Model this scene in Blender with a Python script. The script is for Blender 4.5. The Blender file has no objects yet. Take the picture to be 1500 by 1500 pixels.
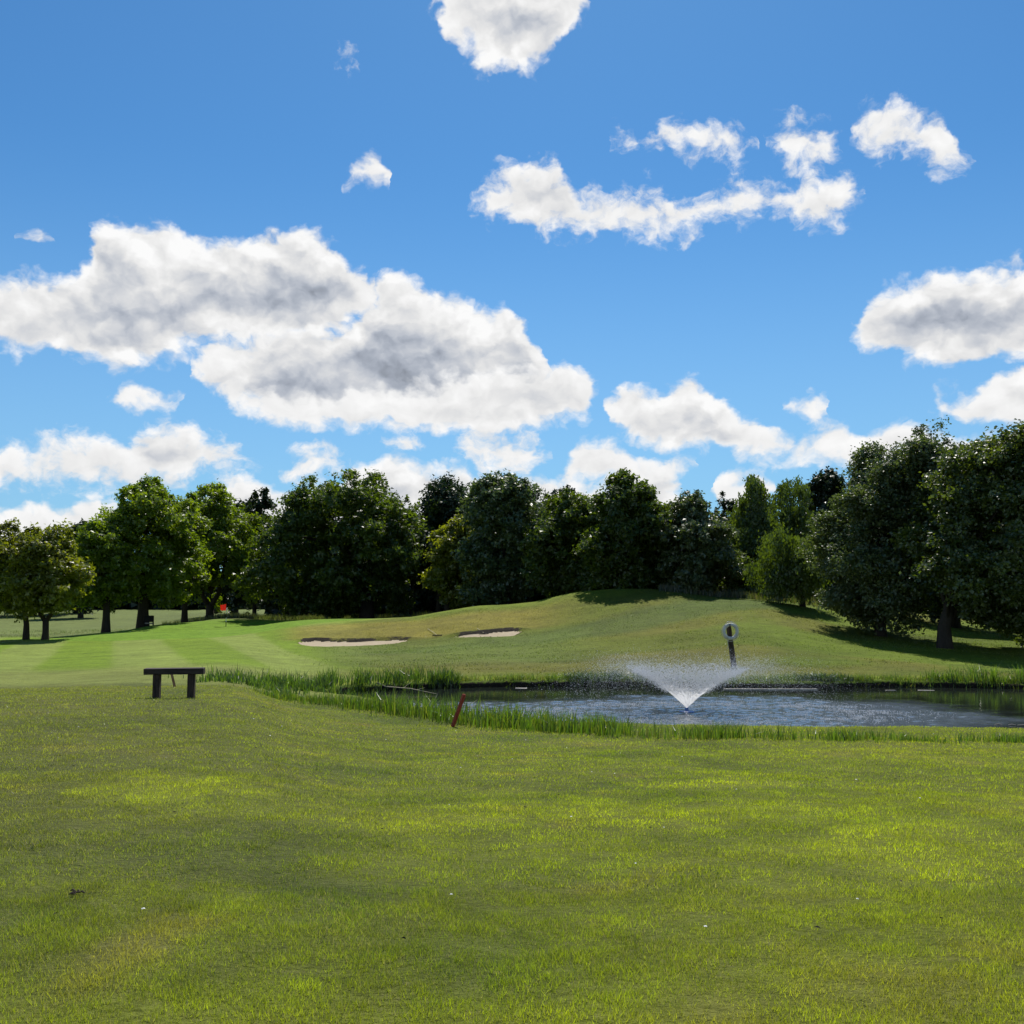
import bpy, math, random
import numpy as np
from mathutils import Vector

# ======================= CAMERA, SKY, SUN, EXPOSURE =======================
sc = bpy.context.scene
F = 1500.0                       # focal length in pixels of the 1500 px photograph
PITCH = math.radians(4.27)
CZ = 3.35                        # eye height above the pond surface (z = 0)
cam_d = bpy.data.cameras.new('camera')
cam_d.sensor_width = 36.0
cam_d.lens = 36.0 * F / 1500.0
cam_d.clip_end = 9000.0
cam = bpy.data.objects.new('camera', cam_d)
sc.collection.objects.link(cam)
cam.location = (0, 0, CZ)
cam.rotation_euler = (math.pi / 2 + PITCH, 0, 0)
sc.camera = cam
sc.view_settings.view_transform = 'Standard'
sc.view_settings.look = 'None'
sc.view_settings.exposure = 0.22
sc.view_settings.gamma = 1.0
sc.view_settings.use_curve_mapping = False
sc.render.engine = 'CYCLES'
sc.cycles.use_denoising = True
sc.cycles.max_bounces = 8
sc.cycles.diffuse_bounces = 3
sc.cycles.glossy_bounces = 3
sc.cycles.transmission_bounces = 4
sc.cycles.transparent_max_bounces = 12
sc.cycles.caustics_reflective = False
sc.cycles.caustics_refractive = False

SUN_EL, SUN_AZ = math.radians(52.5), math.radians(5)     # azimuth measured from +Y towards +X
sun_d = bpy.data.lights.new('sun', 'SUN')
sun_d.energy = 5.0
sun_d.angle = math.radians(0.53)
sun_d.color = (1.0, 0.955, 0.88)
sun = bpy.data.objects.new('sun', sun_d)
sc.collection.objects.link(sun)
sdir = Vector((math.sin(SUN_AZ) * math.cos(SUN_EL), math.cos(SUN_AZ) * math.cos(SUN_EL), math.sin(SUN_EL)))
sun.rotation_euler = sdir.to_track_quat('Z', 'Y').to_euler()
sun.location = (0, 0, 60)


class NT:
    """small helper to write node trees"""
    def __init__(s, nt):
        s.t = nt; s.n = nt.nodes; s.l = nt.links
    def put(s, sock, v):
        if v is None: return
        if hasattr(v, 'node') or isinstance(v, bpy.types.NodeSocket):
            s.l.new(v, sock)
        else:
            if isinstance(v, (tuple, list)) and len(v) == 3 and len(getattr(sock, 'default_value', (0,) * 3)) == 4:
                v = (*v, 1.0)
            sock.default_value = v
    def m(s, op, a, b=None, c=None, clamp=False):
        n = s.n.new('ShaderNodeMath'); n.operation = op; n.use_clamp = clamp
        s.put(n.inputs[0], a); s.put(n.inputs[1], b); s.put(n.inputs[2], c)
        return n.outputs[0]
    def v(s, op, a, b=None, scale=None):
        n = s.n.new('ShaderNodeVectorMath'); n.operation = op
        s.put(n.inputs[0], a); s.put(n.inputs[1], b)
        if scale is not None: s.put(n.inputs['Scale'], scale)
        return n.outputs['Value'] if op in ('LENGTH', 'DOT_PRODUCT', 'DISTANCE') else n.outputs['Vector']
    def xyz(s, x, y, z):
        n = s.n.new('ShaderNodeCombineXYZ')
        s.put(n.inputs[0], x); s.put(n.inputs[1], y); s.put(n.inputs[2], z)
        return n.outputs[0]
    def sep(s, v):
        n = s.n.new('ShaderNodeSeparateXYZ'); s.l.new(v, n.inputs[0]); return n.outputs
    def noise(s, vec, scale, detail=2.0, rough=0.5, lac=2.0, dist=0.0, color=False, typ=None, dim='3D'):
        n = s.n.new('ShaderNodeTexNoise'); n.noise_dimensions = dim
        if typ: n.noise_type = typ
        s.put(n.inputs['Vector'], vec); s.put(n.inputs['Scale'], scale)
        s.put(n.inputs['Detail'], detail); s.put(n.inputs['Roughness'], rough)
        s.put(n.inputs['Lacunarity'], lac); s.put(n.inputs['Distortion'], dist)
        return n.outputs['Color' if color else 'Fac']
    def voro(s, vec, scale, detail=0.0, rough=0.5, feat='F1', out='Distance', dim='3D'):
        n = s.n.new('ShaderNodeTexVoronoi'); n.feature = feat; n.voronoi_dimensions = dim
        s.put(n.inputs['Vector'], vec); s.put(n.inputs['Scale'], scale)
        s.put(n.inputs['Detail'], detail); s.put(n.inputs['Roughness'], rough)
        return n.outputs[out]
    def ramp(s, x, lo, hi, a=0.0, b=1.0, typ='SMOOTHSTEP'):
        n = s.n.new('ShaderNodeMapRange'); n.interpolation_type = typ
        s.put(n.inputs[0], x); s.put(n.inputs[1], lo); s.put(n.inputs[2], hi); s.put(n.inputs[3], a); s.put(n.inputs[4], b)
        return n.outputs[0]
    def mix(s, f, a, b, mode='MIX'):
        n = s.n.new('ShaderNodeMix'); n.data_type = 'RGBA'; n.blend_type = mode
        s.put(n.inputs[0], f); s.put(n.inputs[6], a); s.put(n.inputs[7], b)
        return n.outputs[2]
    def curve(s, x, pts, typ='AUTO_CLAMPED'):
        n = s.n.new('ShaderNodeFloatCurve')
        c = n.mapping.curves[0]
        n.mapping.use_clip = False
        pts = sorted(pts)
        c.points[0].location = pts[0]; c.points[1].location = pts[-1]
        for p in pts[1:-1]: c.points.new(*p)
        for p in c.points: p.handle_type = typ
        n.mapping.update()
        s.put(n.inputs['Value'], x); n.inputs['Factor'].default_value = 1.0
        return n.outputs[0]


def pix_dir(px, py):
    """direction through a pixel of the photograph: azimuth, elevation (radians)"""
    x = (px - 750) / F; y = (750 - py) / F
    d = Vector((x, math.cos(PITCH) - y * math.sin(PITCH), math.sin(PITCH) + y * math.cos(PITCH)))
    d.normalize()
    return math.atan2(d.x, d.y), math.asin(d.z)


AZR = math.radians(34.0)         # the cloud field is mirrored beyond this azimuth, so it goes on all round
ELR = math.radians(40.0)
# cloud outlines: (x, top y, bottom y) along each cloud, as read in the photograph
CLOUDS = [
    [  # layer 0
        [(-260, 420, 430), (-180, 370, 500), (-60, 410, 515), (0, 412, 510), (50, 408, 520), (100, 402, 524), (135, 378, 526), (150, 336, 530), (200, 325, 530), (260, 338, 522), (310, 356, 505), (365, 366, 498), (395, 335, 496), (440, 338, 490), (490, 355, 480), (515, 385, 470), (535, 405, 450), (548, 425, 430)],
        [(636, -10, 8), (665, -30, 52), (700, -40, 78), (740, -40, 96), (780, -40, 98), (805, -30, 96), (825, -20, 60), (850, -10, 15)],
        [(1244, 465, 475), (1262, 430, 508), (1300, 414, 526), (1350, 400, 534), (1400, 390, 534), (1450, 392, 528), (1520, 388, 522), (1600, 380, 540), (1700, 420, 500), (1740, 455, 460)],
    ],
    [  # layer 1
        [(284, 536, 545), (310, 512, 580), (350, 500, 598), (400, 480, 610), (450, 468, 612), (510, 462, 615), (540, 438, 615), (585, 411, 615), (640, 422, 610), (700, 436, 605), (745, 446, 600), (775, 490, 585), (788, 520, 560)],
        [(882, 575, 612), (920, 560, 640), (965, 562, 662), (1000, 556, 668), (1025, 550, 668), (1060, 572, 668), (1090, 605, 664), (1120, 625, 655), (1140, 640, 645)],
        [(1372, 600, 604), (1395, 578, 622), (1440, 576, 626), (1465, 552, 626), (1500, 540, 626), (1600, 520, 630), (1680, 570, 620)],
        [(152, 594, 596), (176, 572, 598), (215, 560, 597), (245, 568, 590), (268, 576, 582)],
    ],
    [  # layer 2
        [(690, 285, 290), (715, 262, 306), (760, 236, 328), (805, 232, 338), (840, 280, 342), (880, 276, 346), (930, 282, 348), (975, 276, 344), (1010, 288, 342), (1055, 280, 332), (1100, 268, 322), (1140, 270, 314), (1175, 262, 330), (1210, 252, 334), (1245, 250, 326), (1275, 282, 290)],
        [(-200, 670, 700), (-100, 640, 715), (0, 655, 718), (60, 648, 714), (110, 645, 712), (150, 638, 712), (178, 655, 712), (205, 626, 712), (240, 618, 712), (280, 632, 710), (330, 645, 706), (372, 668, 690), (385, 684, 687)],
        [(420, 690, 692), (440, 668, 708), (472, 656, 712), (505, 668, 706), (520, 685, 690)],
    ],
    [  # layer 3
        [(898, 196, 206), (925, 196, 222), (955, 202, 220), (990, 178, 224), (1030, 190, 226), (1070, 194, 226), (1098, 196, 208)],
        [(1120, 196, 204), (1150, 182, 246), (1200, 182, 246), (1240, 190, 220), (1254, 200, 204)],
        [(1255, 170, 190), (1275, 158, 214), (1330, 160, 226), (1370, 164, 248), (1400, 190, 250), (1414, 232, 244)],
        [(474, 82, 84), (498, 74, 88), (515, 84, 86)],
        [(560, 655, 657), (578, 644, 666), (600, 641, 668), (618, 656, 660)],
        [(660, 655, 658), (700, 636, 690), (745, 630, 696), (770, 640, 690), (786, 670, 674)],
    ],
    [  # layer 4: the low bank behind the trees
        [(-260, 740, 790), (-60, 742, 800), (0, 740, 800), (50, 738, 800), (100, 742, 800), (150, 736, 800), (190, 760, 800)],
        [(290, 720, 800), (360, 706, 800), (420, 728, 800), (480, 722, 800), (530, 690, 800), (570, 682, 800), (640, 684, 800), (690, 690, 800), (740, 700, 800), (800, 694, 800), (850, 702, 800), (900, 690, 800), (950, 682, 800), (1000, 712, 800), (1030, 745, 800)],
        [(1160, 600, 602), (1190, 586, 608), (1215, 596, 600)],
        [(1044, 706, 712), (1060, 694, 740), (1090, 700, 745), (1120, 708, 735), (1140, 716, 720)],
    ],
    [  # layer 5: right-hand low cloud
        [(800, 690, 705), (850, 640, 706), (900, 655, 704), (960, 684, 702), (1008, 686, 696)],
        [(512, 272, 276), (530, 248, 276), (555, 238, 274), (575, 262, 268)],
        [(1024, 650, 655), (1060, 632, 676), (1100, 625, 682), (1140, 638, 680), (1180, 648, 682), (1225, 626, 684), (1270, 638, 684), (1330, 632, 680), (1400, 650, 690), (1500, 640, 700), (1650, 670, 690)],
        [(40, 360, 362), (62, 352, 366), (72, 358, 362)],
    ],
    [  # layer 6: the brighter shelf in front of the big cloud
        [(318, 575, 580), (350, 560, 604), (400, 572, 626), (450, 580, 628), (520, 572, 630), (590, 566, 630), (650, 560, 634), (700, 552, 636), (760, 542, 632), (800, 538, 622), (850, 546, 604), (868, 565, 575)],
    ],
]


def build_world():
    w = bpy.data.worlds.new('World'); sc.world = w; w.use_nodes = True
    w.cycles.sampling_method = 'MANUAL'; w.cycles.sample_map_resolution = 256
    w.node_tree.nodes.clear()
    g = NT(w.node_tree)
    tc = g.n.new('ShaderNodeTexCoord').outputs['Generated']
    d = g.v('NORMALIZE', tc)
    sx, sy, sz = g.sep(d)
    sky = g.n.new('ShaderNodeTexSky'); sky.sky_type = 'NISHITA'; sky.sun_disc = False
    sky.sun_elevation = SUN_EL; sky.sun_rotation = SUN_AZ
    sky.altitude = 0; sky.air_density = 1.0; sky.dust_density = 0.25; sky.ozone_density = 3.0
    az_, el_ = g.m('ARCTAN2', sx, sy), g.m('ARCSINE', sz)
    st = g.xyz(az_, g.m('MULTIPLY', el_, 1.3), 0.0)
    # domain warp gives the outlines their billows
    n1 = g.noise(st, 18.0, 4.5, 0.60, color=True, dim='2D')
    n2 = g.noise(st, 7.0, 1.0, 0.5, color=True, dim='2D')
    c1 = g.v('SUBTRACT', n1, (0.5, 0.5, 0.5))
    wv = g.v('ADD', g.v('MULTIPLY', c1, (0.036, 0.034, 0.0)),
             g.v('MULTIPLY', g.v('SUBTRACT', n2, (0.5, 0.5, 0.5)), (0.03, 0.02, 0.0)))
    wx, wy, _ = g.sep(wv)
    az = g.m('ADD', az_, wx)
    el = g.m('ADD', el_, wy)
    az2 = g.m('PINGPONG', g.m('ADD', az, AZR), 2 * AZR)      # mirrored repetition of azimuth
    u = g.m('DIVIDE', az2, 2 * AZR)
    # billow texture: rounded puffs, and a second look at it nearer the sun for relief
    def billow(vec):
        a = g.voro(vec, 24.0, 2.0, 0.5, dim='2D')
        b = g.noise(vec, 20.0, 4.0, 0.58, dim='2D')
        return g.m('ADD', g.m('MULTIPLY', a, -0.5), b)
    wrp = g.v('ADD', st, g.v('MULTIPLY', c1, (0.03, 0.03, 0.0)))
    B0 = billow(wrp)
    B1 = billow(g.v('ADD', wrp, (0.003, 0.014, 0.0)))
    relief = g.m('SUBTRACT', B0, B1)
    fine = g.noise(wrp, 60.0, 5.0, 0.62, dim='2D')
    big = g.noise(st, 8.0, 2.0, 0.45, dim='2D')
    K = 10.0                                                # background strength is 0.1
    skyc = g.mix(1.0, sky.outputs[0], (0.40, 0.80, 1.06), 'MULTIPLY')
    veil = g.ramp(el_, 0.0, 0.42, 0.60, 0.0)                # thin whitish veil low down
    col = g.mix(veil, skyc, (0.33 * K, 0.58 * K, 0.86 * K))
    order = [4, 5, 3, 2, 0, 1, 6]
    for li in order:
        pt, pb = [], []
        segs = []
        for cl in CLOUDS[li]:
            seg = []
            for (x, yt, yb) in cl:
                a, e1 = pix_dir(x, yt); _, e0 = pix_dir(x, yb)
                seg.append(((a + AZR) / (2 * AZR), e1 / ELR, e0 / ELR))
            segs.append(seg)
        segs.sort(key=lambda q: q[0][0])
        for seg in segs:
            u0, t0, b0 = seg[0]; u1, t1, b1 = seg[-1]
            for (uu, t, b) in seg:
                if 0 <= uu <= 1: pt.append((uu, t)); pb.append((uu, b))
        pt = sorted(pt); pb = sorted(pb)
        if pt[0][0] > 0: pt.insert(0, (0.0, pt[0][1])); pb.insert(0, (0.0, pb[0][1]))
        if pt[-1][0] < 1: pt.append((1.0, pt[-1][1])); pb.append((1.0, pb[-1][1]))
        mk, last = [], None                                 # 1 in the gaps between clouds
        for seg in segs:
            u0, u1 = seg[0][0] - 0.003, seg[-1][0] + 0.003
            if last is None:
                if u0 > 0.01: mk += [(0.0, 1.0), (u0 - 0.008, 1.0), (u0, 0.0)]
                else: mk += [(0.0, 0.0)]
            else:
                gp = min(0.008, (u0 - last) / 2.2)
                mk += [(last, 0.0), (last + gp, 1.0), (u0 - gp, 1.0), (u0, 0.0)]
            last = u1
        if last < 0.99: mk += [(last, 0.0), (last + 0.008, 1.0), (1.0, 1.0)]
        else: mk += [(1.0, 0.0)]
        M = g.curve(u, mk, 'VECTOR')
        T = g.m('MULTIPLY', g.curve(u, pt), ELR)
        Bm = g.m('MULTIPLY', g.curve(u, pb), ELR)
        up = g.m('SUBTRACT', T, el); dn = g.m('SUBTRACT', el, Bm)
        dd = g.m('MULTIPLY', g.m('MINIMUM', up, dn), 57.3)
        dd = g.m('MULTIPLY_ADD', M, -5.0, dd)      # degrees inside the outline
        thin = g.m('SUBTRACT', T, Bm)
        ero = g.m('ADD', dd, g.m('ADD', g.m('MULTIPLY', g.m('SUBTRACT', fine, 0.52), 2.0 if li in (2, 3) else .9), g.m('MULTIPLY', g.m('SUBTRACT', B0, .12), 1.5)))
        alpha = g.ramp(ero, -0.40 if li in (2, 3, 5) else -0.35, 1.0 if li in (2, 3) else 0.60)
        hN = g.m('DIVIDE', dn, g.m('MAXIMUM', thin, 0.012), clamp=True)
        deep = g.ramp(dd, 0.0, 2.6)
        # grey belly between the bright crown and the thin bright lower edge
        bel = g.m('ADD', hN, g.m('MULTIPLY', g.m('SUBTRACT', big, 0.5), 1.0))
        belly = g.m('MULTIPLY', g.ramp(bel, 1.08, 0.15), deep)
        thick = g.ramp(thin, 0.028, 0.085)
        grey = g.m('MULTIPLY', belly, g.m('MULTIPLY_ADD', thick, 0.85, 0.12), clamp=True)
        rl = g.m('MULTIPLY', relief, g.m('MULTIPLY_ADD', thick, 0.26, 0.18))
        lum = g.m('ADD', g.m('SUBTRACT', 0.90, g.m('MULTIPLY', grey, 0.48)), rl)
        lum = g.m('MAXIMUM', g.m('MINIMUM', lum, 0.98), 0.28)
        tint = g.mix(g.ramp(lum, 0.38, 0.85), (0.86, 0.95, 1.12), (1.0, 1.0, 1.0))
        ccol = g.mix(1.0, tint, g.v('SCALE', (1.0, 1.0, 1.0), scale=g.m('MULTIPLY', lum, K)), 'MULTIPLY')
        col = g.mix(alpha, col, ccol)
    bg = g.n.new('ShaderNodeBackground')
    g.put(bg.inputs[0], col)
    bg.inputs[1].default_value = 0.085
    out = g.n.new('ShaderNodeOutputWorld')
    g.l.new(bg.outputs[0], out.inputs[0])
build_world()

# ======================= HELPERS =======================
rng = np.random.default_rng(7)
COL = sc.collection


def hashi(ix, iy, seed):
    h = (ix.astype(np.int64) * 374761393 + iy.astype(np.int64) * 668265263 + seed * 1442695041) & 0xffffffff
    h = ((h ^ (h >> 13)) * 1274126177) & 0xffffffff
    return ((h ^ (h >> 16)) & 0xffff) / 65535.0


def vnoise(x, y, scale, seed=0, octaves=3):
    """smooth value noise in 0..1"""
    x = np.asarray(x, float) / scale; y = np.asarray(y, float) / scale
    tot = 0; amp = 1.0; s = 0
    for o in range(octaves):
        ix = np.floor(x); iy = np.floor(y); fx = x - ix; fy = y - iy
        fx = fx * fx * (3 - 2 * fx); fy = fy * fy * (3 - 2 * fy)
        a = hashi(ix, iy, seed + o); b = hashi(ix + 1, iy, seed + o)
        c = hashi(ix, iy + 1, seed + o); d = hashi(ix + 1, iy + 1, seed + o)
        tot = tot + amp * (a * (1 - fx) * (1 - fy) + b * fx * (1 - fy) + c * (1 - fx) * fy + d * fx * fy)
        s += amp; amp *= 0.5; x = x * 2.03 + 11.3; y = y * 2.03 + 7.1
    return tot / s


def sstep(a, b, x):
    t = np.clip((x - a) / (b - a), 0, 1); return t * t * (3 - 2 * t)


def pchip(xs, ys, xq):
    xs = np.array(xs, float); ys = np.array(ys, float); h = np.diff(xs); dl = np.diff(ys) / h
    d = np.zeros(len(xs)); d[0] = dl[0]; d[-1] = dl[-1]
    for i in range(1, len(xs) - 1):
        if dl[i - 1] * dl[i] > 0:
            w1 = 2 * h[i] + h[i - 1]; w2 = h[i] + 2 * h[i - 1]
            d[i] = (w1 + w2) / (w1 / dl[i - 1] + w2 / dl[i])
    k = np.clip(np.searchsorted(xs, xq) - 1, 0, len(xs) - 2)
    t = np.clip((xq - xs[k]) / h[k], 0, 1); hh = h[k]
    return (ys[k] * (1 + 2 * t) * (1 - t) ** 2 + d[k] * hh * t * (1 - t) ** 2 + ys[k + 1] * t * t * (3 - 2 * t) + d[k + 1] * hh * t * t * (t - 1))


def Zpix(Y, py):
    """world z of a point at distance Y seen in row py"""
    return CZ + Y * math.tan(PITCH - math.atan((py - 750) / F))


def Xpix(Y, px, z=None):
    z = 0.3 if z is None else z
    return (px - 750) / F * (Y * math.cos(PITCH) + (z - CZ) * math.sin(PITCH))


# ======================= TERRAIN =======================
def zr(z): return z + CZ
NEAR_R = [(0, zr(-1.6)), (4, zr(-1.66)), (8, zr(-1.92)), (12, zr(-2.22)), (16, zr(-2.53)), (20, zr(-2.82)), (23, zr(-3.02)), (30, zr(-3.1))]
NEAR_L = [(0, zr(-1.6)), (4, zr(-1.66)), (8, zr(-1.82)), (12, zr(-1.95)), (16, zr(-2.06)), (22, zr(-2.30))]
NEAR_M = [(0, zr(-1.6)), (4, zr(-1.66)), (8, zr(-1.87)), (12, zr(-2.1)), (16, zr(-2.33)), (22, zr(-2.74))]
def P(*a): return [(Y, Zpix(Y, py)) for (Y, py) in a]
def Q(*a): return [(Y, zr(z)) for (Y, z) in a]
COLS = [
    (-900, NEAR_L + P((28, 1003), (40, 980), (55, 958), (70, 940)) + Q((85, -4.0), (110, -4.0), (200, -3.8), (4000, -4))),
    (0, NEAR_L + P((28, 1007), (40, 980), (55, 958), (70, 938)) + Q((85, -4.15), (110, -4.2), (200, -3.8), (4000, -4))),
    (150, NEAR_L + P((28, 1003), (40, 977), (52, 957), (64, 941), (76, 928)) + Q((88, -4.05), (112, -4.1), (200, -3.7), (4000, -4))),
    (250, NEAR_L + P((28, 1001), (38, 977), (50, 955), (62, 939), (75, 924.5), (83, 914)) + Q((93, -3.6), (112, -3.9), (200, -3.7), (4000, -4))),
    (331, NEAR_L + P((28, 1000), (38, 975), (50, 953), (62, 937), (75, 922), (82, 915), (89, 905)) + Q((98, -2.9), (120, -3.3), (200, -3.7), (4000, -4))),
    (450, NEAR_M + Q((28, -3.0), (36, -3.12)) + P((45, 970), (56.5, 949), (60.5, 939), (65, 921), (72, 909.2)) + Q((85, -2.66), (97, -3.1), (150, -3.4), (4000, -4))),
    (600, NEAR_R + Q((36, -3.14)) + P((45, 970), (57, 945), (60, 936), (64, 919), (70, 903)) + Q((80, -2.3), (95, -2.8), (150, -3.2), (4000, -4))),
    (700, NEAR_R + Q((36, -3.15)) + P((45, 967), (57.5, 936), (60, 925), (64, 905), (70, 889)) + Q((75, -1.4), (84, -2.2), (100, -2.6), (150, -3), (4000, -4))),
    (775, NEAR_R + Q((36, -3.15)) + P((45, 966), (55, 940), (60, 922), (64, 902), (70, 884.5)) + Q((75, -1.1), (85, -1.9), (110, -2.4), (4000, -4))),
    (850, NEAR_R + Q((36, -3.15)) + P((45, 963), (53, 938), (59, 916), (64, 891), (68, 870.5)) + Q((73, -.33), (82, -.8), (110, -1.7), (4000, -4))),
    (950, NEAR_R + Q((36, -3.15)) + P((45, 959), (52, 936), (57, 912), (62, 885), (68, 864.8)) + Q((75, -.08), (85, -.4), (110, -1.2), (4000, -4))),
    (1100, NEAR_R + Q((36, -3.12)) + P((42, 962), (50, 926), (57, 899), (64, 879)) + Q((72, -.55), (85, -.7), (110, -1.2), (4000, -4))),
    (1250, NEAR_R + Q((36, -3.12)) + P((42, 969), (50, 944), (57, 920), (66, 897)) + Q((76, -1.3), (110, -1.4), (4000, -4))),
    (1500, NEAR_R + Q((36, -3.15)) + P((42, 976), (50, 954), (60, 935)) + Q((72, -2.7), (110, -2.4), (4000, -4))),
    (2400, NEAR_R + Q((36, -3.15)) + P((42, 976), (50, 954), (60, 938)) + Q((72, -3.0), (110, -3.0), (4000, -4))),
]
LY = np.linspace(math.log(1.0), math.log(4500.0), 900)          # table rows: log of (Y + 1)
CT = np.array([(c[0] - 750) / F for c in COLS])
TAB = np.array([pchip([p[0] for p in c[1]], [p[1] for p in c[1]], np.exp(LY) - 1) for c in COLS])
FT = np.linspace(CT[0], CT[-1], 500)
FINE = np.array([pchip(CT, TAB[:, j], FT) for j in range(len(LY))]).T    # (500, 900)

POND_PX = [(455, 1021), (500, 1015), (560, 1011), (600, 1008.5), (680, 1006.5), (760, 1005), (850, 1004.5), (930, 1004), (1000, 1006), (1100, 1007.5), (1200, 1008.5), (1290, 1005.5), (1400, 1006), (1500, 1008.5), (1620, 1010), (1850, 1014),
           (1960, 1040), (1850, 1078), (1650, 1079), (1500, 1078), (1400, 1076.5), (1300, 1076), (1200, 1076), (1100, 1075), (1000, 1073.5), (900, 1070), (820, 1066), (740, 1060), (680, 1050), (620, 1039), (560, 1031), (500, 1026)]
def water_pt(px, py):
    Y = CZ / -math.tan(PITCH - math.atan((py - 750) / F)); return Xpix(Y, px, 0.0), Y
POND = np.array([water_pt(*p) for p in POND_PX])


def chaikin(P_, n=2):
    for _ in range(n):
        A = P_; B = np.roll(P_, -1, 0); P_ = np.stack([A * .75 + B * .25, A * .25 + B * .75], 1).reshape(-1, 2)
    return P_
POND = chaikin(POND, 2)
_r = np.random.default_rng(3)
POND += _r.normal(0, 0.06, POND.shape)


def sdist(x, y, poly):
    """signed distance to a polygon, positive inside"""
    x = np.asarray(x, float); y = np.asarray(y, float); shp = x.shape; x = x.ravel(); y = y.ravel()
    best = np.full(x.shape, 1e9); inside = np.zeros(x.shape, bool)
    n = len(poly)
    for i in range(n):
        ax, ay = poly[i]; bx, by = poly[(i + 1) % n]; ex, ey = bx - ax, by - ay
        t = np.clip(((x - ax) * ex + (y - ay) * ey) / (ex * ex + ey * ey + 1e-12), 0, 1)
        best = np.minimum(best, (x - ax - t * ex) ** 2 + (y - ay - t * ey) ** 2)
        c = (ay > y) != (by > y)
        with np.errstate(divide='ignore', invalid='ignore'):
            xi = ex * (y - ay) / (ey if ey else 1e-12) + ax
        inside ^= c & (x < xi)
    d = np.sqrt(best); return np.where(inside, d, -d).reshape(shp)


def base_h(x, y):
    x = np.asarray(x, float); y = np.asarray(y, float)
    yy = np.maximum(y, 0.01)
    t = np.clip(x / np.maximum(yy, 3.0), CT[0] + 1e-6, CT[-1] - 1e-6)
    ft = (t - FT[0]) / (FT[1] - FT[0]); i = np.clip(ft.astype(int), 0, len(FT) - 2); a = ft - i
    fy = (np.log(yy + 1) - LY[0]) / (LY[1] - LY[0]); j = np.clip(fy.astype(int), 0, len(LY) - 2); b = fy - j
    return (FINE[i, j] * (1 - a) * (1 - b) + FINE[i + 1, j] * a * (1 - b) + FINE[i, j + 1] * (1 - a) * b + FINE[i + 1, j + 1] * a * b)


def hit(px, py, y0=2.0, y1=300.0):
    """where the ray through a pixel meets the ground"""
    ys = np.exp(np.linspace(math.log(y0), math.log(y1), 4000))
    zs = CZ + ys * math.tan(PITCH - math.atan((py - 750) / F))
    xs = (px - 750) / F * (ys * math.cos(PITCH) + (zs - CZ) * math.sin(PITCH))
    g = base_h(xs, ys); k = np.argmax(zs <= g)
    return float(xs[k]), float(ys[k]), float(g[k])


BUNK_PX = [
    # outline as seen: front edge left to right, then back edge right to left
    [(432, 942), (442, 944.5), (460, 946.5), (500, 946), (540, 944.5), (572, 941.8), (592, 938.2), (606, 935.5), (590, 934), (555, 936.5), (510, 938), (470, 937.5), (445, 938.5)],
    [(652, 930.5), (680, 931.8), (720, 931.8), (752, 931), (762, 926.5), (768, 922.8), (745, 921.5), (720, 924), (690, 927)],
]
BUNKERS = [chaikin(np.array([hit(px, py, 40, 75)[:2] for px, py in b]), 2) for b in BUNK_PX]


def H(x, y):
    x = np.asarray(x, float); y = np.asarray(y, float)
    z = base_h(x, y)
    z = z + (vnoise(x, y, 3.5, 5) - 0.5) * 0.10 * sstep(2, 10, y) + (vnoise(x, y, 7, 6, 3) - 0.5) * 0.35 * sstep(38, 46, y) + (vnoise(x, y, 0.7, 9, 2) - 0.5) * 0.03
    m = (y > 18) & (y < 42) & (x > -14) & (x < 36)
    if np.any(m):
        xm, ym = x[m], y[m]
        sd = sdist(xm, ym, POND) + (vnoise(xm, ym, 0.5, 21) - 0.5) * 0.25
        zz = z[m]
        back = sstep(27, 31, ym)
        # gentle near bank, undercut far bank
        lowf = zz + (0.02 - zz) * sstep(-1.3, 0.05, sd)
        lowb = zz + (0.0 - zz) * (sstep(-0.7, -0.12, sd) * .25 + sstep(-0.16, 0.0, sd) * .75)
        z1 = lowf * (1 - back) + lowb * back
        z1 = z1 - sstep(0.0, 0.9, sd) * 0.7 - sstep(-0.02, 0.10, sd) * 0.12
        z[m] = z1
    for b in BUNKERS:
        x0, y0 = b.min(0) - 3; x1, y1 = b.max(0) + 3
        m = (x > x0) & (x < x1) & (y > y0) & (y < y1)
        if np.any(m):
            sd = sdist(x[m], y[m], b) + (vnoise(x[m], y[m], 0.9, 31) - 0.5) * 0.16
            yc = (y0 + y1) / 2
            bk = sstep(0.05, 0.5, sdist(x[m], y[m] - 0.5, b) - sdist(x[m], y[m] + 0.5, b))
            z[m] = z[m] - sstep(-0.02, 0.12, sd) * 0.10 + sstep(0.9, 0.1, -sd) * sstep(0.30, 0.0, sd) * bk * 0.13
    return z


def H1(x, y): return float(H(np.array([x]), np.array([y]))[0])


def place(px, Y, dz=0.0):
    """ground point at distance Y in column px"""
    x = Xpix(Y, px, 0.3); z = H1(x, Y); x = Xpix(Y, px, z)
    return x, Y, z + dz


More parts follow.
